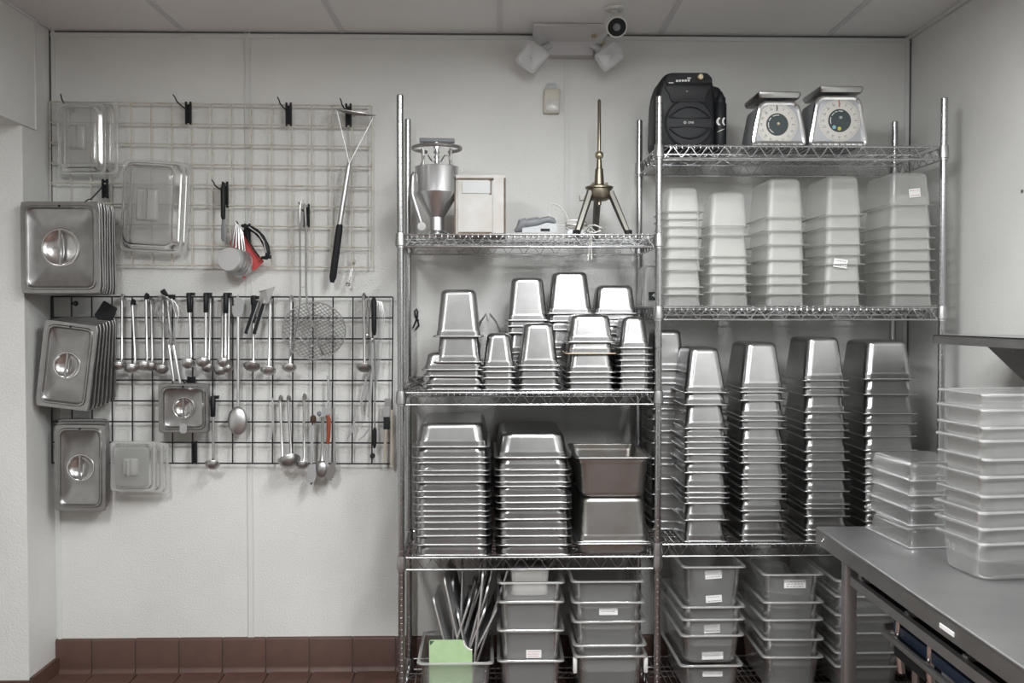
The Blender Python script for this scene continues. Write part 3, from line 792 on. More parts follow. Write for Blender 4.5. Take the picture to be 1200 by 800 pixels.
hung_clear('clear_cover', 'clear plastic cover behind another at the cream grid\'s upper left corner', 107, 162, 62, 84, .030, -.055, .6, .12, .035, handle=False)
hung_clear('clear_cover', 'larger tilted clear plastic cover on the cream grid, front one', 179, 242, 72, 107, .075, -.105, 3.2, .16, .045)
hung_clear('clear_cover', 'larger clear plastic cover behind the tilted front one', 186, 243, 70, 106, .040, -.06, 3.0, .12, .045, handle=False)
hung_clear('clear_cover', 'small clear cover at the foot of the black grid, front one', 156, 546, 52, 59, .030, -.135, .8, .10, .03, ('smoke','smoke_rim'))
hung_clear('clear_cover', 'small clear cover at the foot of the black grid, middle one', 164, 547, 54, 60, .026, -.10, .4, .10, .03, ('smoke','smoke_rim'), handle=False)
hung_clear('clear_cover', 'small clear cover at the foot of the black grid, rear one', 171, 549, 54, 61, .026, -.068, 0, .10, .03, ('smoke','smoke_rim'), handle=False)
t = thing('scraper', 'black plastic scraper wedged behind the tilted batch of lids', 'scraper', at(123, 364, -.10))
s = mpp(-.10)
pp = round_poly([((x-123)*s, (364-y)*s) for x, y in ((111,369),(122,352),(137,361),(132,375),(117,377))], .006, 3)
MB().loft([[Vector((p.x, y, p.y)) for p in pp] for y in (-.004, .004)]).build('blade', M['black_soft'], t, 30)
MB().tube([(0,.006,-.02),(.004,.01,-.10)], .008, 8).build('handle', M['black'], t)

# ------------------------------------------------------------------ ladles
UG = 'ladles and tools on the black grid'
def handle_strip(mb, pts, w0, th=.0022):
    mb.tube(pts, w0/2, 8, flat=None)
def ladle(label, top, bot, bowl, rx, black=0, Y=-.07, depth=.85, wpx=4.0, mat='utensil', tilt=(0,0), hookc=True, cap=None, name='ladle'):
    P = at(*top, Y); s = mpp(Y); t = thing(name, label, 'ladle', P, group=UG)
    B = at(*bot, Y-.012)-P; Cb = at(*bowl, Y-.035)-P; r = rx*s
    d = B.normalized(); k0 = 0.0
    if black:
        g = d*(black*s)
        MB().tube([Vector((0,0,0)), g*.05, g*.5, g*.97, g], [wpx*s*.62, wpx*s*.78, wpx*s*.74, wpx*s*.70, wpx*s*.55], 8).build('grip', M['black'], t)
        MB().box((.010, .014, -.006), (.024, .026, .014)).build('grip_hook', M['black'], t, 0)
    elif hookc:
        MB().tube([Vector((0,.0,-.02)), Vector((0,-.002,0)), Vector((.001,.008,.010)), Vector((.002,.022,.006)), Vector((.002,.026,-.012))], wpx*s*.45, 7).build('hanging_hook', M[cap or mat], t)
    hs = d*(black*s*.95) if black else Vector((0,0,0))
    rim = Cb+Vector((max(-r*.8, min(r*.8, (B-Cb).x)), r*.30, r*.30))
    MB().tube([hs, hs.lerp(B, .5), B.lerp(hs, .06), rim], [wpx*s*.42, wpx*s*.40, wpx*s*.40, wpx*s*.34], 8).build('handle', M[mat], t)
    rot = Euler((R(tilt[0]-34), R(tilt[1]), 0)).to_matrix(); mb = MB(); prof = []
    for i in range(0, 9):
        a = R(90*i/8); prof.append((r*math.cos(a)+1e-5, -r*depth*math.sin(a)))
    out = [(r*1.04, .0), (r*1.04, -.002)]
    prof_in = [(p[0]*.95, p[1]*.93) for p in reversed(prof)]
    mb.lathe(prof_in+[(r*.99,.002),(r*1.05,.001),(r*1.04,-.003)]+prof[1:], 18, Cb, rot)
    mb.build('bowl', M[mat], t, 60)
    return t
ladle('plain steel ladle first from the left, beside the tilted lids', (142.9,348), (142.9,424), (139,427.5), 6.6, cap='utensil')
ladle('plain steel ladle second from the left, leaning slightly, black hook tip', (155,354), (158.6,426), (153.6,430.5), 7.8, cap='black', mat='utensil')
ladle('plain steel ladle third from the left, with black hook tip', (171,347), (172.5,424), (168.3,427.5), 7.6, cap='black')
ladle('steel ladle just left of the whisk, bowl beside the third', (177,352), (178.5,424), (176.5,428.5), 7, Y=-.055, mat='utensil_dull')
ladle('dark steel ladle hanging behind the whisk', (191,352), (191.5,428), (189.3,431.5), 7.6, Y=-.06, mat='utensil_dull')
ladle('black-gripped ladle nearest the whisk\'s right side', (221.2,343), (224.2,420), (220.2,424.5), 8, 23)
ladle('black-gripped ladle, middle one of three beside the whisk', (241.3,343), (241,419), (238,423.0), 8, 23)
ladle('steel ladle half hidden behind the middle black-gripped one', (246.5,350), (245,426), (243.6,430), 7, Y=-.052, mat='utensil_dull')
ladle('black-gripped ladle, rightmost of three beside the whisk', (264.6,343), (264.2,419), (262,423), 7, 24)
ladle('dull steel ladle low behind the rightmost black-gripped one, left bowl', (261,350), (260,429), (257.8,433.5), 7, Y=-.052, mat='utensil_dull')
ladle('dull steel ladle low behind the rightmost black-gripped one, right bowl', (268.5,350), (267.5,427), (266.4,431), 6.4, Y=-.05, mat='utensil_dull')
ladle('steel ladle with black grip behind the black tongs, dark bowl', (296.5,347), (297.2,422), (295.2,428.5), 9.4, 10, mat='utensil_dull', depth=.62)
ladle('plain steel ladle right of the black tongs', (316.5,352), (315,430), (314.3,433.5), 8.8, mat='utensil', depth=.62)
ladle('plain steel ladle behind the spider strainer\'s left edge', (341,350), (340,425), (339,430), 8, mat='utensil', depth=.7)
ladle('dull steel ladle beside the whisk at the black grid\'s right end', (426,347), (427.3,426), (426.5,430), 8.4, mat='utensil_dull', depth=.65, Y=-.075)
ladle('small ladle with black grip, low and left, beside the notched lid', (249.6,464), (249.8,540), (249,543), 8.2, 24, mat='utensil_dull')
ladle('left ladle of the lower pair, bright bent handle', (328.2,467), (331,534), (334.5,540), 9, cap='utensil_dull', depth=.7)
ladle('large tilted oval ladle in the lower row of tools', (337.5,467), (341.2,530), (339,538.5), 12.5, cap='utensil_dull', mat='utensil_dull', depth=.78, tilt=(0,-18), Y=-.085)
ladle('short dark ladle right of the large oval one', (356.2,465), (356.4,538), (354,543.5), 7.2, cap='utensil_dull', mat='utensil_dull', wpx=4)

def flat_tool(mb, pts2, Y, th, org):
    """thin plate traced by an outline (pixels) at depth Y with real thickness"""
    mb.loft([[at(x, y, Y)-org+Vector((0, dy, 0)) for x, y in pts2] for dy in (-th/2, th/2)])
def spoon(label, top, neck, cb, rx, ry, Y=-.075, mat='utensil', wpx=3, name='spoon'):
    P = at(*top, Y); s = mpp(Y); t = thing(name, label, 'spoon', P, group=UG)
    N_ = at(*neck, Y)-P; Cc = at(*cb, Y-.01)-P
    MB().tube([Vector((0,0,0)), N_.lerp(Vector(), .5), N_, Cc+Vector((0,.004,ry*s*.8))], [wpx*s*.5, wpx*s*.5, wpx*s*.42, wpx*s*.8], 8).build('handle', M[mat], t)
    mb = MB(); rings = []
    for i in range(7):
        a = i/6*PI/2; k = math.cos(a)
        rings.append([Vector((rx*s*max(k,.02)*math.cos(b), -.020*math.sin(a), ry*s*max(k,.02)*math.sin(b)))+Cc for b in [2*PI*j/20 for j in range(20)]])
    mb.loft(rings, False, True); mb.build('bowl', M[mat], t, 70); return t
spoon('long steel spoon with large oval bowl under the grey spatula', (279,371), (279,476), (278.5,493), 11.5, 17, wpx=4.2)
t = spoon('dark spoon with round bowl in the lower tool row', (378.3,488), (377.3,532), (377,549.5), 8.4, 10.5, mat='utensil_dull', wpx=4)
t = thing('spatula', 'pale grey spatula blade hanging at the top above the long spoon', 'spatula', at(279, 352, -.062), group=UG)
mb = MB(); flat_tool(mb, [(275,358),(274,352),(278,347),(284,350),(286,355),(285,366),(282,371),(274,371),(272,366),(272,358)], -.062, .002, t.location); mb.build('blade', M['plate'], t, 0)
MB().tube([at(279,352,-.060)-t.location, at(279,345,-.05)-t.location], .003, 6).build('hanging_tab', M['plate'], t)
# tongs with black handles, flip spatula
t = thing('tongs', 'tongs with two black arms splayed downward beside the flip spatula', 'tongs', at(298, 345, -.08), group=UG)
for a, b in (((301,352),(288,391)), ((309,356),(298,391))):
    MB().tube([at(*a,-.085)-t.location, at(*b,-.09)-t.location], .0085, 8, flat=.5).build('arm', M['black'], t)
    MB().tube([at(a[0]+1.8,a[1]+2,-.094)-t.location, at(b[0]+2.6,b[1]-1,-.099)-t.location], .0024, 6).build('steel_edge', M['utensil'], t)
MB().tube([at(297.5,346,-.082)-t.location, at(297,378,-.084)-t.location], .011, 8, flat=.5).build('spring_end', M['black'], t)
t = thing('flip_spatula', 'bent steel spatula head jutting up above the black tongs', 'spatula', at(312, 350, -.09), group=UG)
mb = MB()
o1 = [(303,352),(305,343),(303,341),(312,339),(323,335),(319,345),(314,356),(308,356)]
mb.loft([[at(x, y, -.09-.0015*i)-t.location+Vector((0, dy, 0)) for i, (x, y) in enumerate(o1)] for dy in (-.0015,.0015)]); mb.build('blade', M['utensil_dull'], t, 0)
MB().tube([at(312,352,-.088)-t.location, at(307,372,-.08)-t.location], .0035, 6).build('shank', M['utensil'], t)
# whisk with its fat steel handle hanging down
t = thing('whisk', 'wire whisk hung by its loops, steel handle pointing down', 'whisk', at(193, 347, -.10), group=UG)
o_ = t.location; mb = MB(); hb = at(204.5, 406, -.10)
for k in range(6):
    a = PI*k/6; dx, dy = math.cos(a)*15, math.sin(a)
    pts = []
    for i in range(17):
        u = i/16; th = PI*u; q = math.sin(th)
        c0 = Vector((hb.x, hb.y, hb.z)); tp = at(190, 345, -.10)
        base = c0.lerp(tp, (1-abs(2*u-1))**.55)
        side = (1 if u > .5 else -1)*min(1, (1-abs(2*u-1))*2.2)**.7*(1-max(0, (1-abs(2*u-1))-.72)/.28)
        pts.append(base+Vector((dx*mpp(-.1)*side*.95, .055*dy*side, 0))-o_)
    mb.tube(pts, .0015, 5)
mb.build('wires', M['utensil'], t)
for a, b, r in (((197.5,404),(203.5,446),.0085), ((203,404),(211,448),.0085)):
    MB().tube([at(*a,-.105)-o_, at(a[0]+.4,a[1]+1.5,-.105)-o_, at(*b,-.105)-o_], [r*.8, r, r*.92], 10).build('handle_half', M['utensil'], t)
t2 = thing('tongs', 'black-tipped steel tool hooked on the grid behind the whisk', 'tongs', at(196, 345, -.06), group=UG)
mb = MB(); mb.box((-.012,0,.004), (.022,.014,.04), Matrix.Rotation(R(-32), 3, 'Y')); mb.box((.020,.002,-.012), (.030,.014,.024)); mb.build('black_tip', M['black'], t2, 0)
MB().tube([(0,-.008,-.01), at(200,405,-.075)-t2.location], .006, 8, flat=.5).build('arm', M['utensil_dull'], t2)
MB().tube([(.02,-.004,-.02), at(206,372,-.07)-t2.location], .005, 8, flat=.5).build('arm', M['utensil_dull'], t2)
# spider strainer
t = thing('spider_strainer', 'round wire-mesh spider strainer with a long double handle', 'strainer', at(355, 240, -.12))
o_ = t.location; c = at(367.8, 387.5, -.14); r = 36.5*mpp(-.14)
ring = [Vector((c.x+r*math.cos(2*PI*i/40), c.y+.006*math.cos(2*PI*i/40), c.z+r*.91*math.sin(2*PI*i/40)))-o_ for i in range(40)]
MB().tube(ring, .0028, 6, True).build('rim', M['utensil_dull'], t)
ring = [Vector((c.x+r*.55*math.cos(2*PI*i/30), c.y+.045, c.z+r*.5*math.sin(2*PI*i/30)))-o_ for i in range(30)]
MB().tube(ring, .0016, 5, True).build('inner_ring', M['utensil_dull'], t)
mb = MB()
def dish(u, v):
    q = u*u+v*v; return Vector((c.x+r*u, c.y+.050*(1-q), c.z+r*.91*v))-o_
nw = 19
for k in range(1, nw):
    u = -1+2*k/nw; h = math.sqrt(max(0, 1-u*u))
    for fam in (0, 1):
        pts = []
        for i in range(15):
            v = -h+2*h*i/14
            a, b = (u, v)
            ca, sa = math.cos(R(38+fam*78)), math.sin(R(38+fam*78))
            pts.append(dish(a*ca-b*sa, a*sa+b*ca)+Vector((0, .0012*(1 if (i+fam) % 2 else -1), 0)))
        mb.tube(pts, .0015, 4)
stuff(mb.build('mesh_wires', M['utensil_dull'], t))
for dx in (-3.6, 3.2):
    MB().tube([at(355+dx*.5,238,-.115)-o_, at(355+dx,258,-.118)-o_, at(355.5+dx,340,-.13)-o_, at(356+dx*1.4,360,-.138)-o_, at(361+dx*5.4,416,-.10)-o_], .0046, 7).build('handle_rod', M['utensil_dull'], t)
MB().tube([at(351,295,-.122)-o_, at(360,295,-.122)-o_], .003, 6).build('cross_tie', M['utensil'], t)
MB().tube([at(351,336,-.128)-o_, at(360,336,-.128)-o_], .003, 6).build('cross_tie', M['utensil'], t)
MB().tube([at(351.5,262,-.12)-o_, at(352,240,-.12)-o_, at(355,234,-.115)-o_, at(358,240,-.12)-o_, at(358.5,262,-.12)-o_], .003, 6).build('hanging_loop', M['utensil'], t)
# long net skimmer on the cream grid
t = thing('net_skimmer', 'long skimmer hung upside down, round wire net on top and black grip below', 'skimmer', at(416, 132, -.11)); o_ = t.location
c = at(416.5, 131.5, -.12); rx = 23.5*mpp(-.12)
ring = [Vector((c.x+rx*math.cos(a), c.y+rx*.95*math.sin(a)*.9, c.z-.014*math.cos(a)+.012*math.sin(a)))-o_ for a in [2*PI*i/36 for i in range(36)]]
MB().tube(ring, .003, 6, True).build('ring', M['utensil'], t)
mb = MB()
for k in range(-4, 5):
    u = k/5; h = math.sqrt(1-u*u)
    mb.tube([Vector((c.x+rx*u, c.y+rx*.85*h*q, c.z-.014*u-.012*(1-q*q)*h+.010*h*q))-o_ for q in (-1,-.5,0,.5,1)], .0012, 4)
    mb.tube([Vector((c.x+rx*h*q, c.y+rx*.85*u, c.z-.014*h*q-.012*(1-q*q)*h+.010*u))-o_ for q in (-1,-.5,0,.5,1)], .0012, 4)
stuff(mb.build('net_wires', M['utensil_dull'], t))
nk = at(409.5, 191, -.11)
for p in (at(395,130,-.12), at(438,137,-.12)): MB().tube([p-o_, nk-o_], .0024, 6).build('fork_wire', M['utensil'], t)
MB().tube([nk-o_, at(408.5,196,-.11)-o_, at(398,264,-.10)-o_], [.008,.0125,.0125], 10).build('handle', M['utensil'], t)
MB().tube([at(398.2,263,-.10)-o_, at(397.6,268,-.10)-o_, at(390,325,-.09)-o_, at(389,331,-.09)-o_], [.014,.0165,.0165,.009], 10).build('grip', M['black_soft'], t)
t = thing('measuring_spoon', 'tiny measuring spoon hanging from the cream grid\'s lower right edge', 'spoon', at(411, 315, -.06)); o_ = t.location
MB().tube([Vector((0,0,0)), at(408.5,331,-.065)-o_], .0028, 6).build('handle', M['utensil_dull'], t)
MB().lathe([(.0105*math.cos(R(a)), -.009*math.sin(R(a))) for a in range(0, 91, 18)], 12, at(407.8,333,-.07)-o_, Matrix.Rotation(PI/2, 3, 'X')).build('bowl', M['utensil_dull'], t)
MB().tube([at(413,314,-.06)-o_, at(410.5,324,-.066)-o_], .002, 5).build('ring_loop', M['utensil'], t)
# slim tool on the hook
t = thing('spreader', 'slim tool with black handle and grey blade hanging on the cream grid', 'spreader', at(262, 217, -.10)); o_ = t.location
MB().tube([at(262,214,-.10)-o_, at(261.5,220,-.10)-o_, at(261.5,254,-.10)-o_, at(262,257,-.10)-o_], [.007,.012,.011,.008], 10).build('handle', M['black'], t)
MB().tube([at(262,256,-.10)-o_, at(262,270,-.10)-o_, at(262.3,280,-.10)-o_, at(262.4,283,-.10)-o_], [.008,.0125,.0125,.006], 10, flat=.3).build('blade', M['slate'], t)
# measuring cups, red cloth, black loop handle
t = thing('red_potholder', 'red folded cloth hanging behind the measuring cups', 'cloth', at(285, 268, -.09)); o_ = t.location
mb = MB(); pp = [(270,284),(276,272),(283,270),(291,284),(309,306),(300,315),(291,318),(287,326),(279,321),(272,312)]
ctr = (287, 297); rows = []
for k, y0 in ((1, -.090), (1.02, -.094), (.6, -.104), (.15, -.100)):
    rows.append([at(ctr[0]+(x-ctr[0])*k, ctr[1]+(y-ctr[1])*k, y0+.006*math.sin(i*2.1))-o_ for i, (x, y) in enumerate(pp)])
mb.loft(rows, True, True); mb.build('cloth', M['red'], t, 60)
t = thing('measuring_cups', 'nested steel measuring cups hanging mouth away in front of a red cloth', 'measuring cups', at(278, 262, -.13)); o_ = t.location
axis = Vector((.22, .96, -.10)).normalized(); zq = Vector((0,0,1)); u = zq.cross(axis).normalized(); v = axis.cross(u)
rot = Matrix((u, v, axis)).transposed()
s = mpp(-.16)
for i, (r, off) in enumerate(((14.3*s, 0), (15.0*s, .034), (15.8*s, .056), (16.4*s, .078))):
    cc_ = at(267.8, 303.5, -.20)+axis*off
    mb = MB(); mb.lathe([(.0005,0),(r*.93,0),(r*.985,.004),(r,.010),(r*1.01,.045),(r*1.05,.046),(r*1.0,.048),(r*.97,.02)], 28, cc_-o_, rot)
    mb.build('cup', M['satin' if i == 0 else 'utensil'], t, 40)
for i, (x0_, x1_) in enumerate(((272,276), (276,277.5), (280,278.5), (284,279.5), (287,280.5))):
    MB().tube([at(x1_,262+i*.5,-.13)-o_, at(lerp(x1_,x0_,.5),273,-.14)-o_, at(x0_,289+i*1.5,-.17+.012*i)-o_], .0048, 8, flat=.4).build('cup_handle', M['utensil'], t)
t = thing('can_opener', 'black curved handle hanging beside the red cloth', 'opener', at(288, 263, -.12)); o_ = t.location
MB().tube([at(x, y, -.125)-o_ for x, y in ((283,264),(291,266),(300,271),(307,278),(312,288),(314,297),(312,302),(306,302))], [.006,.0125,.0135,.0135,.0135,.012,.011,.006], 10).build('arm', M['black'], t)
MB().tube([at(x, y, -.138)-o_ for x, y in ((292,266),(303,274),(309,283),(312,296))], .0028, 6).build('steel_inlay', M['utensil'], t)
MB().tube([at(x, y, -.112)-o_ for x, y in ((289,270),(291,282),(298,293),(304,301))], .004, 7).build('inner_arm', M['black'], t)
MB().box(at(315,301,-.125)-o_, (.022,.012,.016)).build('tip', M['black'], t, 0)

# tools in the lower row and at the right end
t = thing('peeler', 'thin silver peeler hanging left of the lower ladle pair', 'peeler', at(318.8, 467, -.06), group=UG); o_ = t.location
MB().tube([at(319,466,-.06)-o_, at(320,490,-.065)-o_, at(317.5,515,-.065)-o_], [.004,.006,.004], 8, flat=.4).build('blade', M['plate'], t)
t = thing('pointed_spreader', 'pale blade with brown grip end pointing down in the lower tool row', 'spreader', at(367, 491, -.10), group=UG); o_ = t.location
MB().lathe([(.006,.018),(.0135,.012),(.0145,-.010),(.009,-.018)], 12, (0,0,0)).build('grip_end', M['brown'], t)
MB().tube([at(366,498,-.10)-o_, at(364.7,543,-.105)-o_], [.0075,.0065], 8, flat=.4).build('handle', M['plate'], t)
mb = MB(); flat_tool(mb, [(362,544),(370,543),(370.5,560),(365,568),(360.5,564)], -.108, .003, o_); mb.build('blade', M['plate'], t, 0)
mb = MB(); flat_tool(mb, [(363.5,566),(366.5,564.5),(364.5,568.5)], -.1085, .0036, o_); mb.build('dark_tip', M['black'], t, 0)
t = thing('serrated_tongs', 'steel tongs with an orange-red grip and toothed jaw, low right', 'tongs', at(385, 486, -.09), group=UG); o_ = t.location
MB().tube([at(384,486,-.09)-o_, at(385.5,492,-.09)-o_, at(385,512,-.09)-o_, at(384,520,-.09)-o_], [.008,.011,.009,.007], 9, flat=.6).build('grip', M['orange'], t)
MB().tube([at(384.5,516,-.088)-o_, at(382.5,538,-.09)-o_, at(384,552,-.092)-o_], [.006,.006,.010], 8, flat=.4).build('arm', M['utensil'], t)
MB().tube([at(390.5,478,-.075)-o_, at(391.5,520,-.075)-o_, at(392,545,-.08)-o_], [.005,.007,.009], 8, flat=.4).build('arm', M['utensil_dull'], t)
mb = MB(); jaw = [(383,548),(391,540),(394.5,550)]
for k in range(8): jaw += [(394.5-k*.9+(1.3 if k % 2 else 0), 550+k*1.8)]
jaw += [(386,563),(381,558)]
flat_tool(mb, jaw, -.095, .004, o_); mb.build('toothed_jaw', M['utensil_dull'], t, 0)
t = thing('turner', 'long flat steel turner hanging above the orange-gripped tongs', 'turner', at(384.7, 442, -.06), group=UG); o_ = t.location
MB().tube([at(384.6,440,-.06)-o_, at(384.8,477,-.062)-o_], .0055, 8, flat=.35).build('handle', M['plate'], t)
mb = MB(); flat_tool(mb, [(377,478),(388,477),(388,485),(377,486)], -.066, .002, o_); mb.build('blade', M['plate'], t, 0)
MB().lathe([(.0005,.012),(.010,.008),(.011,-.004),(.0005,-.014)], 10, at(374,484.5,-.068)-o_).build('knob', M['slate'], t)
# right end of the black grid
t = thing('whisk', 'thin wire whisk with black handle at the black grid\'s right end', 'whisk', at(438, 349, -.085), group=UG); o_ = t.location
MB().tube([at(438,348,-.09)-o_, at(438,352,-.09)-o_, at(438.4,388,-.09)-o_, at(438.6,393,-.09)-o_], [.006,.0125,.0115,.007], 10).build('handle', M['black'], t)
mb = MB()
for k, xx in enumerate((443.5,446,448.5,450.5)):
    mb.tube([at(x, y, -.09+.006*k)-o_ for x, y in ((437,356),(440,351+k*.4),(lerp(440,xx,.7),354),(xx,368),(xx-.3,385),(lerp(xx,441,.35),415),(440.5,452))], .0013, 5)
mb.build('wires', M['utensil'], t)
t = thing('scissors', 'silver kitchen shears hanging open beside the black-handled whisk', 'shears', at(431.5, 348, -.08), group=UG); o_ = t.location
mb = MB()
mb.tube([at(x,y,-.08)-o_ for x, y in ((432,347),(429.5,355),(431,366),(430,378),(433,394),(438,400))], .0042, 7); mb.build('arm', M['utensil_dull'], t)
MB().tube([at(x,y,-.083)-o_ for x, y in ((431.5,348),(434,357),(432,370),(431,392),(431,396))], .0042, 7).build('arm', M['utensil_dull'], t)
for p in ((430.5,393), (436.5,398)): MB().lathe([(.0005,.006),(.007,.005),(.008,0),(.0005,-.006)], 10, at(*p,-.09)-o_, Matrix.Rotation(PI/2,3,'X')).build('tip', M['chrome_bright'], t)
t = thing('tongs', 'long thin steel tongs reaching down to a black tip at the right end', 'tongs', at(436.5, 395, -.075), group=UG); o_ = t.location
MB().tube([at(x,y,-.078)-o_ for x, y in ((436.6,397),(435.5,440),(433.5,470),(431,489))], [.005,.007,.007,.003], 8, flat=.4).build('arm', M['plate'], t)
MB().tube([at(x,y,-.07)-o_ for x, y in ((439,397),(439.6,440),(439.2,502))], .0042, 8).build('arm', M['utensil_dull'], t)
MB().tube([at(439.2,501,-.07)-o_, at(439.3,504,-.07)-o_, at(439,520,-.07)-o_, at(438.6,525,-.07)-o_], [.006,.0095,.0095,.005], 9).build('black_tip', M['black_soft'], t)
t = thing('carving_fork', 'pale curved two-pronged fork hanging low near the right end', 'fork', at(431, 440, -.065), group=UG); o_ = t.location
mb = MB(); mb.tube([at(x,y,-.066)-o_ for x, y in ((430,438),(427,455),(423.5,470),(424,486))], [.004,.006,.006,.002], 7, flat=.4); mb.build('tine', M['plate'], t)
MB().tube([at(x,y,-.066)-o_ for x, y in ((416,478),(415.5,492),(412.5,505),(407.5,514))], [.003,.006,.006,.002], 7, flat=.4).build('tine', M['plate'], t)
MB().tube([at(434,500,-.066)-o_, at(427,510,-.066)-o_, at(420,516,-.066)-o_], [.005,.004,.002], 7, flat=.4).build('tine', M['plate'], t)
MB().tube([at(430.5,440,-.066)-o_, at(436,400,-.07)-o_], .0032, 6).build('shank', M['plate'], t)
t = thing('brush', 'small brush with dark ferrule and pale handle at the lower right corner', 'brush', at(454, 468, -.07), group=UG); o_ = t.location
MB().box(at(454.5,471,-.07)-o_, (.030,.012,.034)).build('hanging_clip', M['utensil_dull'], t, 0)
MB().box(at(453.5,482,-.07)-o_, (.028,.010,.050)).build('band', M['plate'], t, 0)
MB().box(at(453.2,495.5,-.07)-o_, (.029,.014,.058)).build('ferrule', M['black_soft'], t, 0)
MB().tube([at(452.5,502,-.07)-o_, at(450.3,542,-.07)-o_], [.0075,.0065], 8, flat=.6).build('handle', M['wood'], t)
t = thing('stick', 'pale wooden stick hanging beside the small brush', 'stick', at(459, 480, -.065), group=UG); o_ = t.location
MB().tube([Vector((0,0,0)), at(459,520,-.065)-o_, at(459,545,-.067)-o_], [.005,.008,.0075], 8, flat=.6).build('shaft', M['wood'], t)

# ------------------------------------------------------------------ top shelf of the narrow bay
zA = ZL[0]+.0005
# batter dispenser
Yd = YP+.16; s = mpp(Yd)
t = thing('batter_dispenser', 'funnel-shaped aluminium batter dispenser with T-handle and ring, on the shelf', 'dispenser', (at(512, 272, Yd).x, Yd, zA))
zz = lambda y: at(512, y, Yd).z-zA
H0 = zz(272)
r1 = 25*s
t_body = MB().lathe([(8.6*s, zz(255)), (25*s, zz(227)), (25.2*s, zz(225.5)), (25.2*s, zz(197)), (25.6*s, zz(196)), (24.6*s, zz(196)), (24.4*s, zz(198))], 36).build('bowl', M['aluminium'], t, 25)
MB().lathe([(15*s, 0), (15.5*s, .006), (13*s, .014), (8.8*s, .024), (8.6*s, zz(255)), (9.2*s, zz(254.5))], 28, cap0=True).build('neck', M['aluminium'], t, 40)
rg = [Vector((28*s*math.cos(a), 28*s*math.sin(a), zz(174))) for a in [R(118)+2*PI*i/40*.845 for i in range(41)]]
MB().tube(rg, .0075, 8).build('ring', M['utensil_dull'], t)
tb = MB().tube([(-20*s, 0, zz(164.5)), (-19.5*s, 0, zz(164.5)), (20.5*s, -.01, zz(165.5)), (21*s, -.01, zz(165.5))], [.008,.011,.011,.008], 10).build('handle', M['slate'], t)
sp = [(0.006, zz(197))]
k = 0
z = zz(197)
while z < zz(167):
    sp += [(.007 if k % 2 else .013, z), (.007 if k % 2 else .013, z+.010)]; z += .0105; k += 1
MB().lathe(sp, 12).build('shaft', M['aluminium'], t, 30)
for sx in (-1, 1):
    MB().tube([(sx*16*s, 0, zz(198)), (sx*16*s, 0, zz(176)), (sx*17*s, 0, zz(174))], .0075, 8).build('upright', M['utensil_dull'], t)
    MB().tube([(sx*24*s, -.01, zz(205)), (sx*14*s, -.03, zz(184)), (sx*10*s, -.03, zz(183)), (sx*5*s, -.02, zz(190))], .0035, 6).build('bail_wire', M['utensil'], t)
MB().tube([(-26*s, -.02, zz(203)), (-28*s, -.03, zz(208)), (-28.5*s, -.03, zz(228)), (-21*s, -.03, zz(252)), (-17*s, -.03, zz(265))], [.007,.009,.009,.009,.007], 9, flat=.6).build('trigger_lever', M['steel_lid'], t)
MB().lathe([(.018,-.004),(.018,.004)], 14, (-17*s, -.035, zz(266)), Matrix.Rotation(PI/2, 3, 'X'), True, True).build('pivot', M['steel_lid'], t)
# white metal box
Yw = YP+.12
a, b = at(532.5, 273, Yw), at(593, 205, Yw)
W, Hh = b.x-a.x, b.z-zA
t = thing('metal_box', 'worn white metal box with a grey plate, between dispenser and slicer', 'box', ((a.x+b.x)/2, Yw+.10, zA))
MB().loft([rrect(W, .20, .006, .0, 2), rrect(W, .20, .006, Hh, 2)]).build('case', M['oldwhite'], t, 30)
sx = W/60.5
def bx(name, x0, x1, y0, y1, d, dep, mat, par=t): 
    z0, z1 = at(0, y1, Yw).z-zA, at(0, y0, Yw).z-zA
    return MB().box(((x0+x1)/2*sx-W/2, -.10-d+dep/2, (z0+z1)/2), ((x1-x0)*sx, dep, z1-z0)).build(name, M[mat], par, 0)
dr = bx('door', 4, 43.5, 208, 272, .006, .006, 'oldwhite')
bx('plate', 9.5, 42, 210.5, 225, .010, .005, 'plate', dr)
bx('dark_gap', 41, 43.5, 209, 226.5, .0085, .003, 'wear_shade', dr)  # brown strips on this box: wear, with gap shadows put into their colour
bx('side_rail', 57.8, 60.0, 206.5, 272, .0045, .004, 'wear_shade')  # worn right edge, gap shadow included in its brown
bx('side_rail', 45, 58, 207, 272, .004, .005, 'oldwhite')
bx('top_flange', 2, 45, 205.2, 207.2, .008, .02, 'oldwhite')
bx('worn_gap_shade', 3, 46, 206.8, 209, .0085, .006, 'wear_shade')
bx('worn_foot_shade', 5, 44, 270.6, 273, .0072, .004, 'wear_shade')
bx('edge_gap', 0, 1.6, 208, 272, .004, .004, 'wear_shade')
# handheld slicer in its tray with cord
Ys = YP+.22; s = mpp(Ys)
t = thing('electric_slicer', 'grey handheld electric slicer lying on the shelf beside the white box', 'slicer', (at(632, 272, Ys).x, Ys, zA)); o_ = t.location
def q(x, y, dy=0): return at(x, y, Ys+dy)-o_
MB().tube([q(603,271), q(608,269), q(612,262), q(617,261)], [.006,.016,.024,.022], 10).build('blade_guard', M['slate'], t)
MB().tube([q(616,262), q(620,261.5), q(631,259.5), q(633,259)], [.018,.021,.020,.015], 12).build('grip', M['slate'], t)
MB().tube([q(631,260.5), q(635,258.5), q(643,256.8), q(648,258.5), q(651,261)], [.014,.015,.015,.013,.007], 10).build('curved_handle', M['slate'], t)
MB().loft([[q(x, y, -.03+.0) for x, y in ((612,272.5),(612,267),(630,264.5),(640,261),(652,262),(653,272.5))], [q(x, y, .05) for x, y in ((612,272.5),(612,267),(630,264.5),(640,261),(652,262),(653,272.5))]]).build('motor_body', M['palegrey'], t, 0)
MB().box(q(639,269.3,-.031), (.040,.004,.011)).build('dark_vent', M['black'], t, 0)
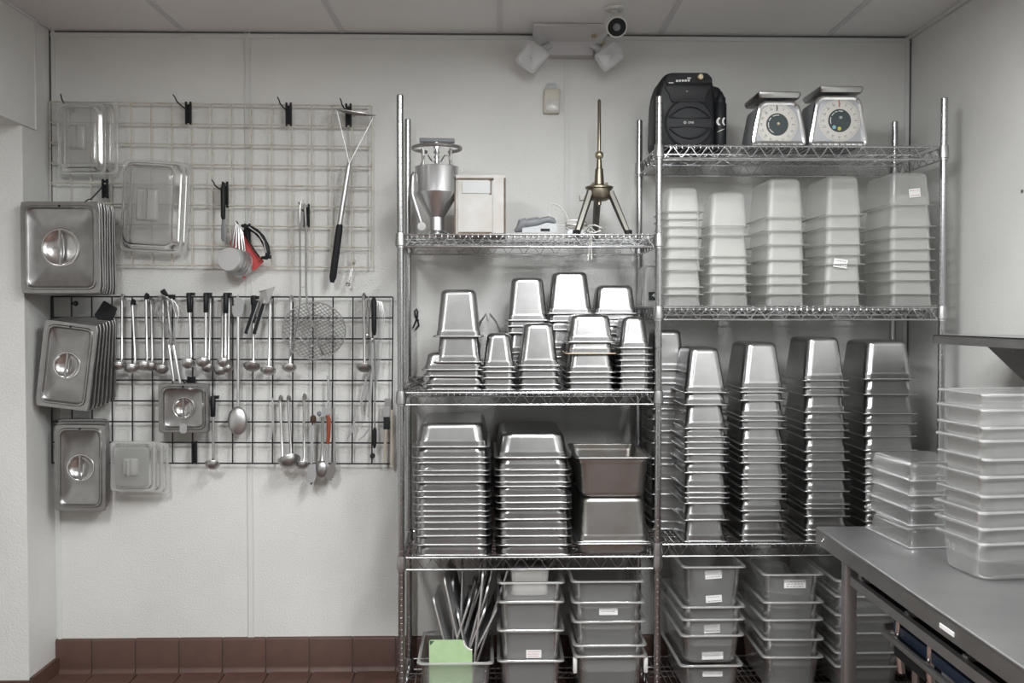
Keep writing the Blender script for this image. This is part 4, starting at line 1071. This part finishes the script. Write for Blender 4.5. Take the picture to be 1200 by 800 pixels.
MB().tube([q(644,257), q(644.5,243), q(646,239.5), q(649,238.5), q(655,241), q(662,248), q(666,258)], .0035, 7).build('cable', M['cord'], t)
t = thing('sharpener', 'small ribbed roller with a spindle lying behind the tripod\'s left leg', 'roller', (at(675, 264, Ys).x, Ys, at(675,264,Ys).z)); o_ = t.location
xa = Matrix.Rotation(PI/2, 3, 'Y')
MB().lathe([(.001,-.045),(.014,-.042),(.021,-.03),(.0225,0),(.021,.03),(.014,.042),(.001,.045)], 16, (0,0,0), xa).build('drum', M['oldwhite'], t)
for k in range(6):
    a = 2*PI*k/6
    MB().tube([Vector((x, r*math.cos(a), r*math.sin(a))) for x, r in ((-.046,.012),(-.03,.0235),(0,.025),(.03,.0235),(.046,.012))], .0028, 5).build('rib', M['utensil_dull'], t)
MB().tube([(-.10,0,0),(-.04,0,0)], .003, 6).build('spindle', M['utensil_dull'], t)
MB().loft([rrect(.09,.05,.004,zA-o_.z,2), rrect(.08,.04,.004,-.0225,2)]).build('cradle', M['palegrey'], t, 0)
t = thing('power_cord', 'loose white cord on the shelf by the tripod, ends hanging below', 'cord', at(690, 268, YP+.03)); o_ = t.location
mb = MB()
mb.tube([at(x,y,YP+.03+d)-o_ for x, y, d in ((684,272,0.05),(691,264,.02),(697,263.5,0),(705,267,0),(706,271,.02),(698,272,.03),(692,266,.01),(688,271,.02),(696,273,-.02),(704,270,-.02))], .0032, 6)
mb.tube([at(x,y,YP+.006+d)-o_ for x, y, d in ((691,271,.03),(692,276,.02),(690.5,290,.02),(689,305,.02))], .0030, 6)
mb.tube([at(x,y,YP+.006+d)-o_ for x, y, d in ((694,271,.03),(693.5,277,.02),(693,290,.02),(693.4,304,.02))], .0030, 6)
mb.build('strand', M['cord'], t)
# bronze tripod with a centre rod
Yt = YP+.26; s = mpp(Yt)
t = thing('tripod_press', 'bronze tripod corer with long vertical rod, standing on the narrow bay\'s top shelf', 'tripod', (at(702, 272, Yt).x, Yt, zA)); o_ = t.location
zz = lambda y: at(702, y, Yt).z-zA
MB().lathe([(.004,zz(241)),(.008*1.4,zz(240)),(.010,zz(236)),(.034,zz(235)),(13.5*s,zz(233)),(14.5*s,zz(231)),(14.8*s,zz(222)),(16.5*s,zz(221)),(16.5*s,zz(219)),(13*s,zz(218)),(7*s,zz(217)),(6*s,zz(216)),(4.6*s,zz(198)),(3.2*s,zz(197)),(2.9*s,zz(187)),(.006,zz(186))], 24, cap0=True).build('hub', M['brass'], t, 35)
for k in range(4):
    a = PI/4+PI/2*k
    MB().lathe([(.006,zz(219)),(.006,zz(215)),(.001,zz(214.5))], 8, (11*s*math.cos(a), 11*s*math.sin(a), 0)).build('bolt', M['brass'], t)
MB().lathe([(.0005,zz(187.5)),(4.2*s,zz(185)),(5.2*s,zz(181.8)),(4.2*s,zz(178.6)),(.0005,zz(176.5))], 18).build('ball', M['brass_ball'], t, 60)
MB().tube([(0,0,zz(182)), (0,0,zz(118)), (0,0,zz(116))], [2.1*s,1.9*s,.002], 10).build('rod', M['brass'], t)
for k, (x1, y1, dy) in enumerate(((673,273,-.10),(733,273,-.10),(702,271,.17))):
    x0_ = 702+(x1-702)*.42
    f = Vector(((x1-702)*s, dy, .006)); h = Vector(((x0_-702)*s, dy*.38, zz(229)))
    MB().tube([h+Vector((0,0,.016)), h, h.lerp(f,.5), f.lerp(h,.05)], [.012,.0165,.0155,.0135], 6).build('leg', M['brass_leg'], t, 20)
    MB().tube([f+Vector((0,0,.022)), f+Vector((0,0,-.005))], .0155, 8).build('foot', M['black'], t)
MB().box((-19*s, .0, zz(232)), (.03,.04,.022)).build('lug', M['brass_leg'], t, 0)

# ------------------------------------------------------------------ top shelf of the wide bay: speaker and two scales
zT = ZR[0]+.0005
Yk = YP+.14; s = mpp(Yk)
t = thing('speaker', 'black portable speaker at the left end of the wide bay\'s top shelf', 'speaker', (at(810, 170, Yk).x, Yk+.11, zT)); o_ = t.location
def pk(x, y): p = at(x, y, Yk); return (p.x-o_.x, p.z-o_.z)
def plate_(pts, r, y0, y1, bev, name, mat, par, n=4, sm=45):
    """rounded outline with depth y0 (front) to y1 (back), front edge bevelled"""
    pp = round_poly(pts, r, n); c = Vector((sum(p[0] for p in pts)/len(pts), sum(p[1] for p in pts)/len(pts)))
    w_ = max(p[0] for p in pts)-min(p[0] for p in pts)
    def sc(k, y): return [Vector((c.x+(p.x-c.x)*k, y, c.y+(p.y-c.y)*k)) for p in pp]
    k = 1-2*bev/max(w_, 1e-4); rings = [sc(k, y0), sc(1-(1-k)*.3, y0+bev*.3), sc(1, y0+bev), sc(1, y1-bev*.5), sc(1-(1-k)*.5, y1)]
    mb = MB(); mb.loft(rings); return mb.build(name, M[mat], par, sm)
zb_ = pk(800, 178)[1]
plate_([pk(767,178)[0:1]+(0,), pk(839,178)[0:1]+(0,), pk(839,112), pk(834,84), pk(778,84), pk(769,110)], .045, -.11, .09, .02, 'body', 'black', t, 6)
plate_([pk(834,178)[0:1]+(.0,), pk(852.5,178)[0:1]+(.0,), pk(852.5,113), pk(846,100), pk(835,97)], .012, -.075, .07, .01, 'side_shoulder', 'black', t)
pl = plate_([pk(779.5,99), pk(835,98), pk(834,91), pk(828,85.5), pk(785,86), pk(780,91)], .012, -.116, -.105, .002, 'control_panel', 'black_soft', t)
for k in range(5):
    p = pk(793+k*3.4, 95.2-k*.1); MB().box((p[0], -.117, p[1]), (.009,.004,.008)).build('button', M['white'], pl, 0)
p = pk(807, 92); MB().box((p[0], -.117, p[1]), (.016,.003,.005)).build('button', M['white'], pl, 0)
p = pk(820.5, 90.5); MB().lathe([(.0135,0),(.0135,.008),(.010,.011)], 18, (p[0], -.114, p[1]), Matrix.Rotation(PI/2, 3, 'X'), False, True).build('knob', M['brass_ball'], pl)
p = pk(786, 97.5); MB().box((p[0], -.117, p[1]), (.020,.003,.005)).build('jack_plate', M['plate'], pl, 0)
g0 = plate_([pk(777,101), pk(834,101), pk(827,113), pk(826,120), pk(786,120), pk(784,111)], .014, -.119, -.105, .004, 'upper_grille', 'grille', t)
p = pk(804.5, 107.5); MB().lathe([(.004,0),(.004,.003)], 10, (p[0], -.118, p[1]), Matrix.Rotation(PI/2,3,'X'), False, True).build('screw', M['slate'], g0)
c = pk(807.5, 144); rr_ = 28.5*s
gr = MB().lathe([(rr_*1.02,0),(rr_*1.02,.010),(rr_*.97,.014),(rr_*.93,.008),(rr_*.6,.013),(rr_*.2,.016),(.0005,.017)], 40, (c[0], -.106, c[1]), Matrix.Rotation(PI/2,3,'X')).build('round_grille', M['grille'], t, 50)
for sg in (1, -1):
    arc = [Vector((c[0]+rr_*.84*u, -.1225-.002*(1-abs(u)), c[1]+sg*(rr_*.22+rr_*.42*(1-u*u)))) for u in [-1+2*i/14 for i in range(15)]]
    MB().tube(arc, .0035, 6).build('moulded_rib', M['black'], gr)
    arc = [Vector((c[0]+rr_*.84*u, -.1215, c[1]+sg*(rr_*.22-rr_*.05*(1-u*u)))) for u in [-1+2*i/14 for i in range(15)]]
    MB().tube(arc, .0030, 6).build('moulded_rib', M['black'], gr)
lg = MB(); p = pk(802, 144.2); lg.lathe([(.0055,0),(.0055,.0015),(.0035,.0015),(.0035,0)], 14, (p[0], -.1225, p[1]), Matrix.Rotation(PI/2,3,'X'))
vs, fs = text_mesh('LINE', .0125); p = pk(809, 144.2)
lg.add([FRONT @ v + Vector((p[0], -.1238, p[1])) for v in vs], fs); lg.build('emblem', M['white'], gr, 0)
p = pk(845.5, 140); cx_, cy_ = p[0], -.092
tube_z = lambda y: pk(845, y)[1]
bt = MB().lathe([(.022,0),(.0255,.006),(.0255,tube_z(121)),(.021,tube_z(119.5)),(.0215,tube_z(114)),(.016,tube_z(112)),(.008,tube_z(107.5)),(.004,tube_z(106))], 20, (cx_, cy_, 0), None, True, True).build('side_tube', M['black'], t, 40)
for k, dx in enumerate((-.010, .012)):
    mb = MB(); pts = []
    R0, R1 = .0205, .0160
    zc_ = tube_z(142.5)
    o1 = [(dx+ .0085-R0*math.cos(R(a)), R0*math.sin(R(a))) for a in range(-62, 63, 12)]
    i1 = [(dx+ .0125-R1*math.cos(R(a)), R1*math.sin(R(a))) for a in range(62, -63, -12)]
    for x, z in o1+i1:
        x = max(-.0235, min(.0235, x)); yy = -math.sqrt(max(0, .0262**2-x*x)); pts.append(Vector((cx_+x, cy_+yy, zc_+z)))
    n_ = len(o1); mb.add(pts, [(j, j+1, 2*n_-2-j, 2*n_-1-j) for j in range(n_-1)]); mb.build('white_crescent', M['white'], bt, 0)
mb = MB(); mb.tube([Vector((cx_+x, cy_-math.sqrt(max(0,.0262**2-x*x)), tube_z(152.6)+x*.42)) for x in (-.018,-.008,.002,.012)], [.0012,.0022,.0016,.0006], 5); mb.build('white_tick', M['white'], bt)

def scale(name, label, bx0, bx1, tx0, tx1, ytop, yb, plx0, plx1, ply, Yf, yaw, dial_c, dial_r, mid_r, s1):
    s = mpp(Yf); ang = R(yaw)
    cx = (bx0+bx1)/2
    t = thing(name, label, 'scale', (at(cx, 170, Yf).x, Yf+.095, zT), (0,0,ang), 'dial scales on the top shelf'); o_ = t.location
    def pf(x, y): p = at(x, y, Yf); return (p.x-o_.x, p.z-o_.z)
    H = pf(cx, ytop)[1]
    wb, wt = (bx1-bx0)*s/2, (tx1-tx0)*s/2
    out = [(-wb, 0), (wb, 0), (wb*.985, H*.18), (wt, H), (-wt, H), (-wb*.985, H*.18)]
    plate_(out, .030, -.092, .10, .012, 'body', 'slate', t, 5)
    plate_([(x*.90, .012+z*.90) for x, z in out], .026, -.096, -.080, .002, 'face', 'scale_face', t, 5)
    pp = round_poly([(x*.955, H*.5+(z-H*.5)*.955) for x, z in out], .030, 6)
    MB().tube([Vector((p.x, -.094, max(.013, p.y))) for p in pp], .0115, 8, True).build('chrome_bezel', M['chrome_bright'], t)
    dc = pf(*dial_c)
    rx = Matrix.Rotation(PI/2, 3, 'X')
    rd = dial_r*s; rm_ = mid_r*s
    d = MB().lathe([(rd,0),(rd,.003),(rd*.98,.0035),(.0005,.0035)], 44, (dc[0], -.0945, dc[1]), rx).build('dial', M['dial'], t, 30)
    mb = MB()
    for k in range(64):
        a = 2*PI*k/64; L = .0075 if k % 4 == 0 else .004
        rt = Matrix.Rotation(a, 3, 'Y')
        mb.box(Vector((dc[0], -.0985, dc[1]))+rt @ Vector((0,0,rd*.94-L/2)), (.0011,.0006,L), rt)
    for k in range(16):
        a = 2*PI*k/16
        vs, fs = text_mesh(str(k*2), .0125 if k else .014)
        cpos = Vector((dc[0]+rd*.78*math.sin(a), -.0988, dc[1]+rd*.78*math.cos(a)))
        rt = Matrix.Rotation(a, 3, 'Y')
        mb.add([rt @ (FRONT @ v) + cpos for v in vs], fs)
    mb.build('scale_marks', M['ink'], d, 0)
    m_ = MB().lathe([(rm_,0),(rm_,.004),(rm_*.96,.0055),(.0005,.0055)], 36, (dc[0], -.096, dc[1]), rx).build('dial_centre', M['dial_mid'], t, 30)
    mb = MB()
    for a0, a1 in ((205, 240), (248, 285), (292, 318), (330, 372)) if s1 else ((250, 290), (300, 325), (330, 345), (352, 380)):
        arc = [Vector((dc[0]+rm_*.82*math.sin(R(a)), -.1018, dc[1]+rm_*.82*math.cos(R(a)))) for a in range(a0, a1+1, 5)]
        mb.tube(arc, .0018, 5)
    mb.build('centre_print', M['paper'], m_)
    MB().lathe([(.007,0),(.006,.006)], 12, (dc[0]+.003, -.101, dc[1]+(.002 if s1 else .012)), rx, False, True).build('hub', M['brass_ball'] if s1 else M['plate'], m_)
    if not s1:
        for (dx, dz), mt in (((-.002,-.034),'yellow'), ((-.024,-.028),'cyan')): MB().lathe([(.008,0),(.008,.0012)], 14, (dc[0]+dx, -.1015, dc[1]+dz), rx, False, True).build('round_sticker', M[mt], m_)
    MB().box((dc[0]-.002, -.0995, dc[1]+rd*.82), (.004,.002,.030)).build('pointer', M['ink' if s1 else 'red_ink'], t, 0)
    # platform
    zp = pf(0, ply)[1]; pw = (plx1-plx0)*s*.985; px_ = pf((plx0+plx1)/2, ply)[0]
    pc = (px_+.004, .02)
    MB().loft([[v+Vector((pc[0], pc[1]-.02, zp-.004)) for v in rrect(pw-.012, .225, .012, -.012, 3)], [v+Vector((pc[0], pc[1]-.02, zp)) for v in rrect(pw, .235, .012, -.004, 3)], [v+Vector((pc[0], pc[1]-.02, zp)) for v in rrect(pw, .235, .012, .006, 3)], [v+Vector((pc[0], pc[1]-.02, zp)) for v in rrect(pw-.008, .227, .010, .009, 3)]]).build('platform', M['steel_lid'], t, 30)
    MB().box((pc[0], -.008, (zp+H)/2-.006), (.060, .07, zp-H+.01)).build('column', M['slate'], t, 0)
    MB().box((pc[0]-.045, .01, (zp+H)/2-.006), (.022, .05, zp-H+.01)).build('bracket', M['plate'], t, 0)
    MB().box((pc[0]+.045, .01, (zp+H)/2-.006), (.022, .05, zp-H+.01)).build('bracket', M['plate'], t, 0)
    for fx in (-1, 1):
        for fy in (-.06, .07): MB().lathe([(.012,.0),(.012,.004)], 8, (fx*wb*.7, fy, -.0005)).build('foot', M['black'], t)
    return t
scale('dial_scale', 'grey dial scale, lower one beside the speaker, dark green centre', 881.5, 943.5, 887, 932, 120, 178, 885.5, 937, 106, YP+.04, 0, (910.5, 146), 24, 13, True)
scale('dial_scale', 'grey dial scale, taller one on the right with a yellow dot', 948.5, 1015.5, 956, 1006, 113.5, 178, 957, 1010, 99, YP+.04, 0, (983.5, 141.5), 24.5, 13.5, False)

# ------------------------------------------------------------------ emergency lamp, camera and sensor on the wall
tp = at(668, 31, -.17)
t = thing('emergency_light', 'grey twin-head emergency light where the back wall meets the ceiling', 'lamp', (at(668, 48, -.03).x, 0, ZC)); o_ = t.location
def tr(x0, x1, y, Y): a, b = at(x0, y, Y), at(x1, y, Y); return a-o_, b-o_
def sect(w0, z0, y0): return [Vector((-w0, y0, z0)), Vector((w0, y0, z0))]
zf = at(668, 31, -.17).z-o_.z; zb2 = at(668, 49, -.07).z-o_.z; zl_ = at(668, 65, -.06).z-o_.z
w1, w2 = 45*mpp(-.17), 26*mpp(-.07)
sec = lambda w_, y0, z0: (w_, y0, z0)
P_ = [(-w1,-.17,-.001),(w1,-.17,-.001),(w1,-.17,zf-.004),(-w1,-.17,zf-.004)]
mb = MB()
v = [(-w1,0,-.001),(w1,0,-.001),(w1,-.17,-.001),(-w1,-.17,-.001),   # top
     (-w1,-.17,zf),(w1,-.17,zf),                                        # front lip
     (-w2,-.075,zb2),(w2,-.075,zb2),                                    # underside slopes back
     (-w2,-.068,zl_),(w2,-.068,zl_),(-w2,0,zl_),(w2,0,zl_),(-w1,0,zf),(w1,0,zf)]
f = [(0,1,2,3),(3,2,5,4),(4,5,7,6),(6,7,9,8),(8,9,11,10),(0,3,4,12),(1,13,5,2),(12,4,6,8,10),(13,11,9,7,5),(0,12,10,11,13,1)]
mb.add(v, f); mb.build('housing', M['fixture'], t, 0)
def uS(x, y, Y): return at(x, y, Y)-o_
MB().box(uS(696, 41.5, -.115), (.022,.02,.016)).build('test_switch', M['brass_ball'], t, 0)
MB().box(uS(706.5, 51, -.09), (.022,.02,.010), Matrix.Rotation(R(-32),3,'Y')).build('indicator', M['brass_ball'], t, 0)
for nm, pts, yw in (('left', [(602.5,71),(620.5,45),(646,63.5),(624.5,87.5)], -1), ('right', [(695,65),(722,45.5),(735,66),(709.5,86)], 1)):
    Yh = -.15; pp = round_poly([(uS(x,y,Yh).x, uS(x,y,Yh).z) for x, y in pts], .022, 5)
    cc_ = Vector((sum(p.x for p in pp)/len(pp), sum(p.y for p in pp)/len(pp)))
    def sc(k, y, dz=0): return [Vector((cc_.x+(p.x-cc_.x)*k, y+((p.x-cc_.x)*.12*yw), cc_.y+(p.y-cc_.y)*k+dz)) for p in pp]
    mb = MB(); mb.loft([sc(.94, Yh-.004), sc(1, Yh), sc(1, Yh+.02), sc(.92, Yh+.032), sc(.6, Yh+.065, .012), sc(.25, Yh+.085, .02)]); 
    hd_ = mb.build('lamp_head', M['fixture'], t, 35)
    mb = MB(); mb.loft([sc(.88, Yh-.0045), sc(.85, Yh-.008), sc(.02, Yh-.010)], False, True); mb.build('lens', M['lens'], hd_, 30)
    MB().lathe([(.010,0),(.008,.004)], 12, (cc_.x, Yh-.009, cc_.y), Matrix.Rotation(PI/2,3,'X'), False, True).build('lens_boss', M['fixture'], hd_)
    a = Vector((cc_.x, Yh+.075, cc_.y+.02)); b = Vector((w2*.9*yw, -.072, zl_+.045))
    MB().tube([a, a.lerp(b,.5)+Vector((0,0,.006)), b], .016, 10).build('swivel_arm', M['fixture'], t)
t = thing('security_camera', 'white bullet camera under the ceiling, dark lens facing the room', 'camera', at(720, 12, -.40)); t.location.z = ZC
o_ = t.location; Yc = -.42
MB().lathe([(.0005,-.0002),(.046,-.0002),(.046,-.006),(.040,-.012),(.0005,-.014)], 24).build('base_plate', M['white'], t)
tip_ = at(723, 32, Yc-.05)-o_; tail = at(719, 24, Yc+.06)-o_
ax = (tip_-tail).normalized(); u_ = ax.cross(Vector((0,0,1))).normalized(); v_ = ax.cross(u_); rt = Matrix((u_, v_, ax)).transposed(); L = (tip_-tail).length
rc_ = 12.3*mpp(Yc-.05)
MB().tube([(0,0,-.008), (0,.01,-.03), tail.lerp(tip_,.25)], .014, 10).build('neck', M['white'], t)
bd_ = MB().lathe([(.0005,-.0),(rc_*.7,.0),(rc_*.95,.012),(rc_,.03),(rc_,L-.003),(rc_*.97,L),(rc_*.88,L),(rc_*.87,L-.006)], 28, tail, rt).build('barrel', M['white'], t, 40)
MB().lathe([(rc_*.88,L-.005),(.0005,L-.004)], 28, tail, rt).build('dark_window', M['black'], bd_)
MB().lathe([(rc_*.36,L-.004),(rc_*.34,L-.001),(rc_*.2,L-.0015),(.0005,L+.001)], 20, tail, rt).build('lens', M['slate'], bd_)
s = mpp(0)
t = thing('motion_sensor', 'small ivory motion sensor on the back wall below the emergency light', 'sensor', at(646.5, 117, 0)); o_ = t.location
def ps(x, y): p = at(x, y, -.02); return (p.x-o_.x, p.z-o_.z)
plate_([ps(637,133), ps(656,133), ps(656.5,104), ps(637.5,104)], .010, -.032, 0, .006, 'housing', 'sensor', t)
plate_([ps(639,131), ps(655,131), ps(655,119.5), ps(647,116.5), ps(639,119.5)], .012, -.036, -.028, .003, 'lens', 'sensor_lens', t)
plate_([ps(639,105), ps(652.5,105), ps(651.5,97.5), ps(641,97.5)], .006, -.022, 0, .003, 'swivel_mount', 'palegrey', t)
MB().lathe([(.0035,0),(.0025,.003)], 8, (ps(647,122)[0], -.036, ps(647,122)[1]), Matrix.Rotation(PI/2,3,'X'), False, True).build('indicator', M['paper'], t)
# small clutter on the back wall and shelf
t = thing('cord_loop', 'small black looped cord hanging on the wall by the left posts', 'cord', at(487, 362, -.006)); o_ = t.location
mb = MB(); mb.tube([at(x,y,-.008)-o_ for x, y in ((486,379),(489,372),(489.5,365),(488,361.5),(486,364),(487,371),(490,376),(491,382))], .0035, 6)
mb.tube([at(x,y,-.010)-o_ for x, y in ((484,384),(487,377),(490,374),(490.5,381),(487,386))], .0035, 6); mb.build('strand', M['black_soft'], t)
t = thing('tangled_wire', 'small tangle of dark wire on the shelf beside the left posts', 'wire', at(489, 455, -.45)); t.location.z = ZL[1]; o_ = t.location
rr_ = random.Random(3); pts = []
for i in range(40): pts.append(Vector((.035*math.sin(i*1.9)+rr_.uniform(-.01,.01)-.01, .03*math.cos(i*2.3), .004+.022*(1+math.sin(i*1.3+.5))+rr_.uniform(0,.006))))
MB().tube(pts, .0028, 5).build('wire', M['utensil_dull'], t)
t = thing('plastic_bag', 'crumpled clear plastic bag between the small pan stacks', 'bag', at(577, 400, -.40)); t.location.z = ZL[1]+.002; o_ = t.location
rr_ = random.Random(11); mb = MB(); rings = []
zt0 = at(577, 368, -.40).z-o_.z
for i in range(11):
    k = i/10; ring = []
    for j in range(22):
        a = 2*PI*j/22; r_ = (.078*max(.12, math.sqrt(max(0,1-k**2.6))))*(1+rr_.uniform(-.13,.13))
        ring.append(Vector((r_*math.cos(a)*.9-.02*k, r_*math.sin(a)*.8, zt0*k*(.96+.06*math.cos(a*2)))))
    rings.append(ring)
mb.loft(rings); mb.build('film', M['bag'], t, 25)
t = struct(MB().box(at(1164, 224, -1.0)+Vector((0,0,0)), (.004,.012,.012)).build('trim_13', M['caulk'], smooth=0)); t.location.x = XR-at(1164,224,-1.0).x-.001

# ------------------------------------------------------------------ steel table on the right, wall shelf, boxes on it
TA = R(-1.0)
far = at(956, 616.5, -.93); zt = far.z
tb = thing('steel_table', 'long stainless steel worktable along the right wall', 'table', (far.x, far.y, 0), (0,0,TA))
TW, TL = XR-far.x-.03, 3.0
MB().loft([[Vector((p.x+TW/2, p.y-TL/2, zt+z)) for p in rrect(TW-2*i_, TL-2*i_, .006, 0, 2)] for i_, z in ((0,-.012),(0,-.003),(.003,0))], True, True).build('top', M['table'], tb, 25)
MB().box((.005, -TL/2, zt-.035), (.010, TL-.004, .056)).build('apron', M['table_dark'], tb, 0)
MB().box((TW/2, -.005, zt-.035), (TW-.004, .010, .056)).build('apron', M['table_dark'], tb, 0)
MB().box((TW-.01, -TL/2, zt-.035), (.010, TL-.004, .056)).build('apron', M['table_dark'], tb, 0)
p = tb.matrix_basis.inverted()
ep = p @ at(964.8, 627, far.y-.08)
MB().lathe([(.011,0),(.011,.002),(.008,.002),(.008,0)], 16, (-.0005, -.085, zt-.034), Matrix.Rotation(-PI/2,3,'Y'), True, True).build('maker_plate', M['steel_rim'], tb)
MB().box((-.001, -1.13, zt-.040), (.002, .085, .012)).build('paper_tag', M['paper'], tb, 0)
for y_, nm in ((-.16,'leg'), (-2.75,'leg')):
    for x_ in (.075, TW-.075):
        lg_ = MB().loft([[Vector((p_.x+x_, p_.y+y_, z)) for p_ in rrect(.046,.046,.006,0,2)] for z in (.012, zt-.012)]).build(nm, M['table'], tb, 30)
        MB().lathe([(.022,0),(.024,.012)], 10, (x_, y_, .012), None, True, True).build('foot', M['black'], lg_)
# table rail frame below the top: two channels with a blue folding part between
zl_ = at(1058, 722, -1.25).z
rk = thing('undertable_rack', 'dark steel rail rack slung under the worktable', 'rack', (far.x+.0, far.y, 0), (0,0,TA))
for nm, x_, z_, d_ in (('rail', .075, .728, .032), ('rail', .52, .728, .032)):
    MB().box((x_, -1.45, z_), (.020, 2.5, d_)).build(nm, M['table'], rk, 0)
for y_ in (-.26, -.66, -1.06, -1.46, -2.3):
    MB().box((.298, y_, .745), (.43, .030, .014)).build('crossbar', M['table'], rk, 0)
for y_ in (-.24, -2.4):
    for x_ in (.092, .503): MB().box((x_, y_, .795), (.012, .03, .115)).build('hanger', M['table_dark'], rk, 0)
MB().box((.298, -1.45, .733), (.42, 2.45, .006)).build('dark_tray', M['black_soft'], rk, 0)
fc = thing('folding_cart', 'folded cart with dark blue padded panel and chrome tube under the table', 'cart', (far.x, far.y, 0), (0,0,TA))
MB().loft([[Vector((p_.x+.165, p_.y-1.15, z)) for p_ in rrect(.13,1.35,.05,0,4)] for z in (.640,.646,.668,.674)]).build('blue_panel', M['blue'], fc, 40)
MB().tube([(.075,-1.9,.635),(.075,-.50,.635),(.10,-.44,.635),(.22,-.43,.635)], .012, 8).build('tube_frame', M['utensil_dull'], fc)
for y_ in (-.56,-.80):
    MB().tube([(.10,y_,.70),(.10,y_,.60),(.11,y_,.52)], [.010,.014,.012], 10).build('coupling', M['chrome_bright'], fc)
MB().box((.11,-.68,.605), (.05,.24,.05)).build('latch_block', M['black'], fc, 0)
for y_ in (-.6,-1.7): MB().tube([(.14,y_,.02),(.14,y_,.64)], .012, 8).build('leg', M['utensil_dull'], fc)
MB().box((.14,-1.15,.012), (.05,1.3,.024)).build('base_bar', M['black'], fc, 0)

# wall shelf
sp_ = at(1093.5, 391.8, -1.02); zs = sp_.z
ws = thing('wall_shelf', 'stainless steel shelf on the right wall above the worktable', 'shelf', (sp_.x, sp_.y, zs))
SW, SL = XR-sp_.x-.002, 2.6
MB().box((SW/2, -SL/2, -.002), (SW, SL, .004)).build('board', M['table'], ws, 0)
MB().box((.003, -SL/2, -.017), (.006, SL, .034)).build('front_lip', M['table_dark'], ws, 0)
MB().box((SW/2, -.003, -.016), (SW, .006, .030)).build('end_lip', M['table'], ws, 0)
for y_ in (-.13, -1.9):
    bk = MB(); z0 = -.018
    tri = [(.115, z0), (SW, z0), (SW, -.21), (SW-.02, -.21)]
    bk.loft([[Vector((x, y_+dy, z)) for x, z in tri] for dy in (-.002,.002)])
    bk.box((SW-.003, y_-.02, -.115), (.004,.04,.19)); 
    b_ = bk.build('bracket', M['table_dark'], ws, 0)
    MB().lathe([(.006,0),(.004,.004)], 8, (SW-.11, y_-.002, -.06), Matrix.Rotation(PI/2,3,'X'), False, True).build('bolt', M['utensil_dull'], b_)

# low clear boxes, upside down
ca = at(1065, 643, -1.31); cb = at(1012, 617, -.96)
zt1 = zt+.0012
ang = math.atan2(-(cb.x-ca.x), (cb.y-ca.y))
w1_, l1_ = .27, .35
HH = 'shallow clear boxes upside down on the worktable'
ns = [564.6, 582, 599.4, 617, 642.6]
for i, ry in enumerate(ns):
    z = zt1 if i == 4 else at(1065, ry, -1.31).z
    bm, rm = pan_meshes(w1_, l1_, .068 if i else .064, .06, 'clear_t', 'clear_t_rim', .012, .006, .022, True, False) if 'clear_t' in M else (None, None)
    if bm is None:
        M['clear_t'] = plastic('table_box_clear', (.72,.735,.73), .15, .6, .2); M['clear_t_rim'] = plastic('table_box_rim', (.86,.87,.87), .62, .9)
        bm, rm = pan_meshes(w1_, l1_, .064, .06, 'clear_t', 'clear_t_rim', .012, .006, .022, True, False)
    c_ = Vector((ca.x, ca.y, 0))+Matrix.Rotation(ang, 3, 'Z') @ Vector((w1_/2, l1_/2, 0))
    t = thing('clear_box', 'shallow clear box upside down in the worktable\'s rear stack, %s' % (ORD[i] if i < 4 else 'lowest'), 'box', (c_.x+random.uniform(-.004,.004), c_.y+random.uniform(-.004,.004), z), (0,0,ang+R(random.uniform(-.8,.8))), HH)
    mesh_obj('body', bm, t); mesh_obj('rim', rm, t)
# taller stack of hazy boxes, right way up
ca = at(1153, 684, -1.75); cb = at(1104, 663, -1.54)
ang = math.atan2(-(cb.x-ca.x), (cb.y-ca.y))
KK = 'hazy plastic boxes stacked upright on the worktable'
M['haze_box'] = plastic('hazy_box', (.76,.765,.755), .30, .45, .25); M['haze_rim'] = plastic('hazy_rim', (.86,.86,.855), .52, .8, .2)
rims = [461.5, 479.5, 500, 515.5, 537.5, 558, 581, 600, 619, 637]
w2_, l2_, h2_ = .335, .255, .118
for i, ry in enumerate(rims):
    z = at(1153, ry, -1.76).z
    base = zt1 if i == 9 else z-h2_
    h_ = z-zt1 if i == 9 else h2_
    bm, rm = pan_meshes(w2_, l2_, h_, .05, 'haze_box', 'haze_rim', .012, .009, .035, False, False)
    c_ = Vector((ca.x-.012, ca.y-.012, 0))+Matrix.Rotation(ang, 3, 'Z') @ Vector((w2_/2-.005, l2_/2, 0))
    t = thing('hazy_box', 'hazy plastic box in the tall front stack on the worktable, %s' % (ORD[i] if i < 9 else 'lowest'), 'box', (c_.x+random.uniform(-.004,.004)+(9-i)*.0008, c_.y+random.uniform(-.004,.004), base), (0,0,ang+R(random.uniform(-1,1))), KK)
    mesh_obj('body', bm, t); mesh_obj('rim', rm, t)
    if i == 9:
        vs, fs = text_mesh('1 5', .030)
        rz = Matrix.Rotation(-PI/2, 3, 'Z')
        MB().add([rz @ (FRONT @ v)+Vector((-w2_/2+.0105, .04, h_-.045)) for v in vs], fs).build('moulded_mark', M['haze_rim'], t, 0)
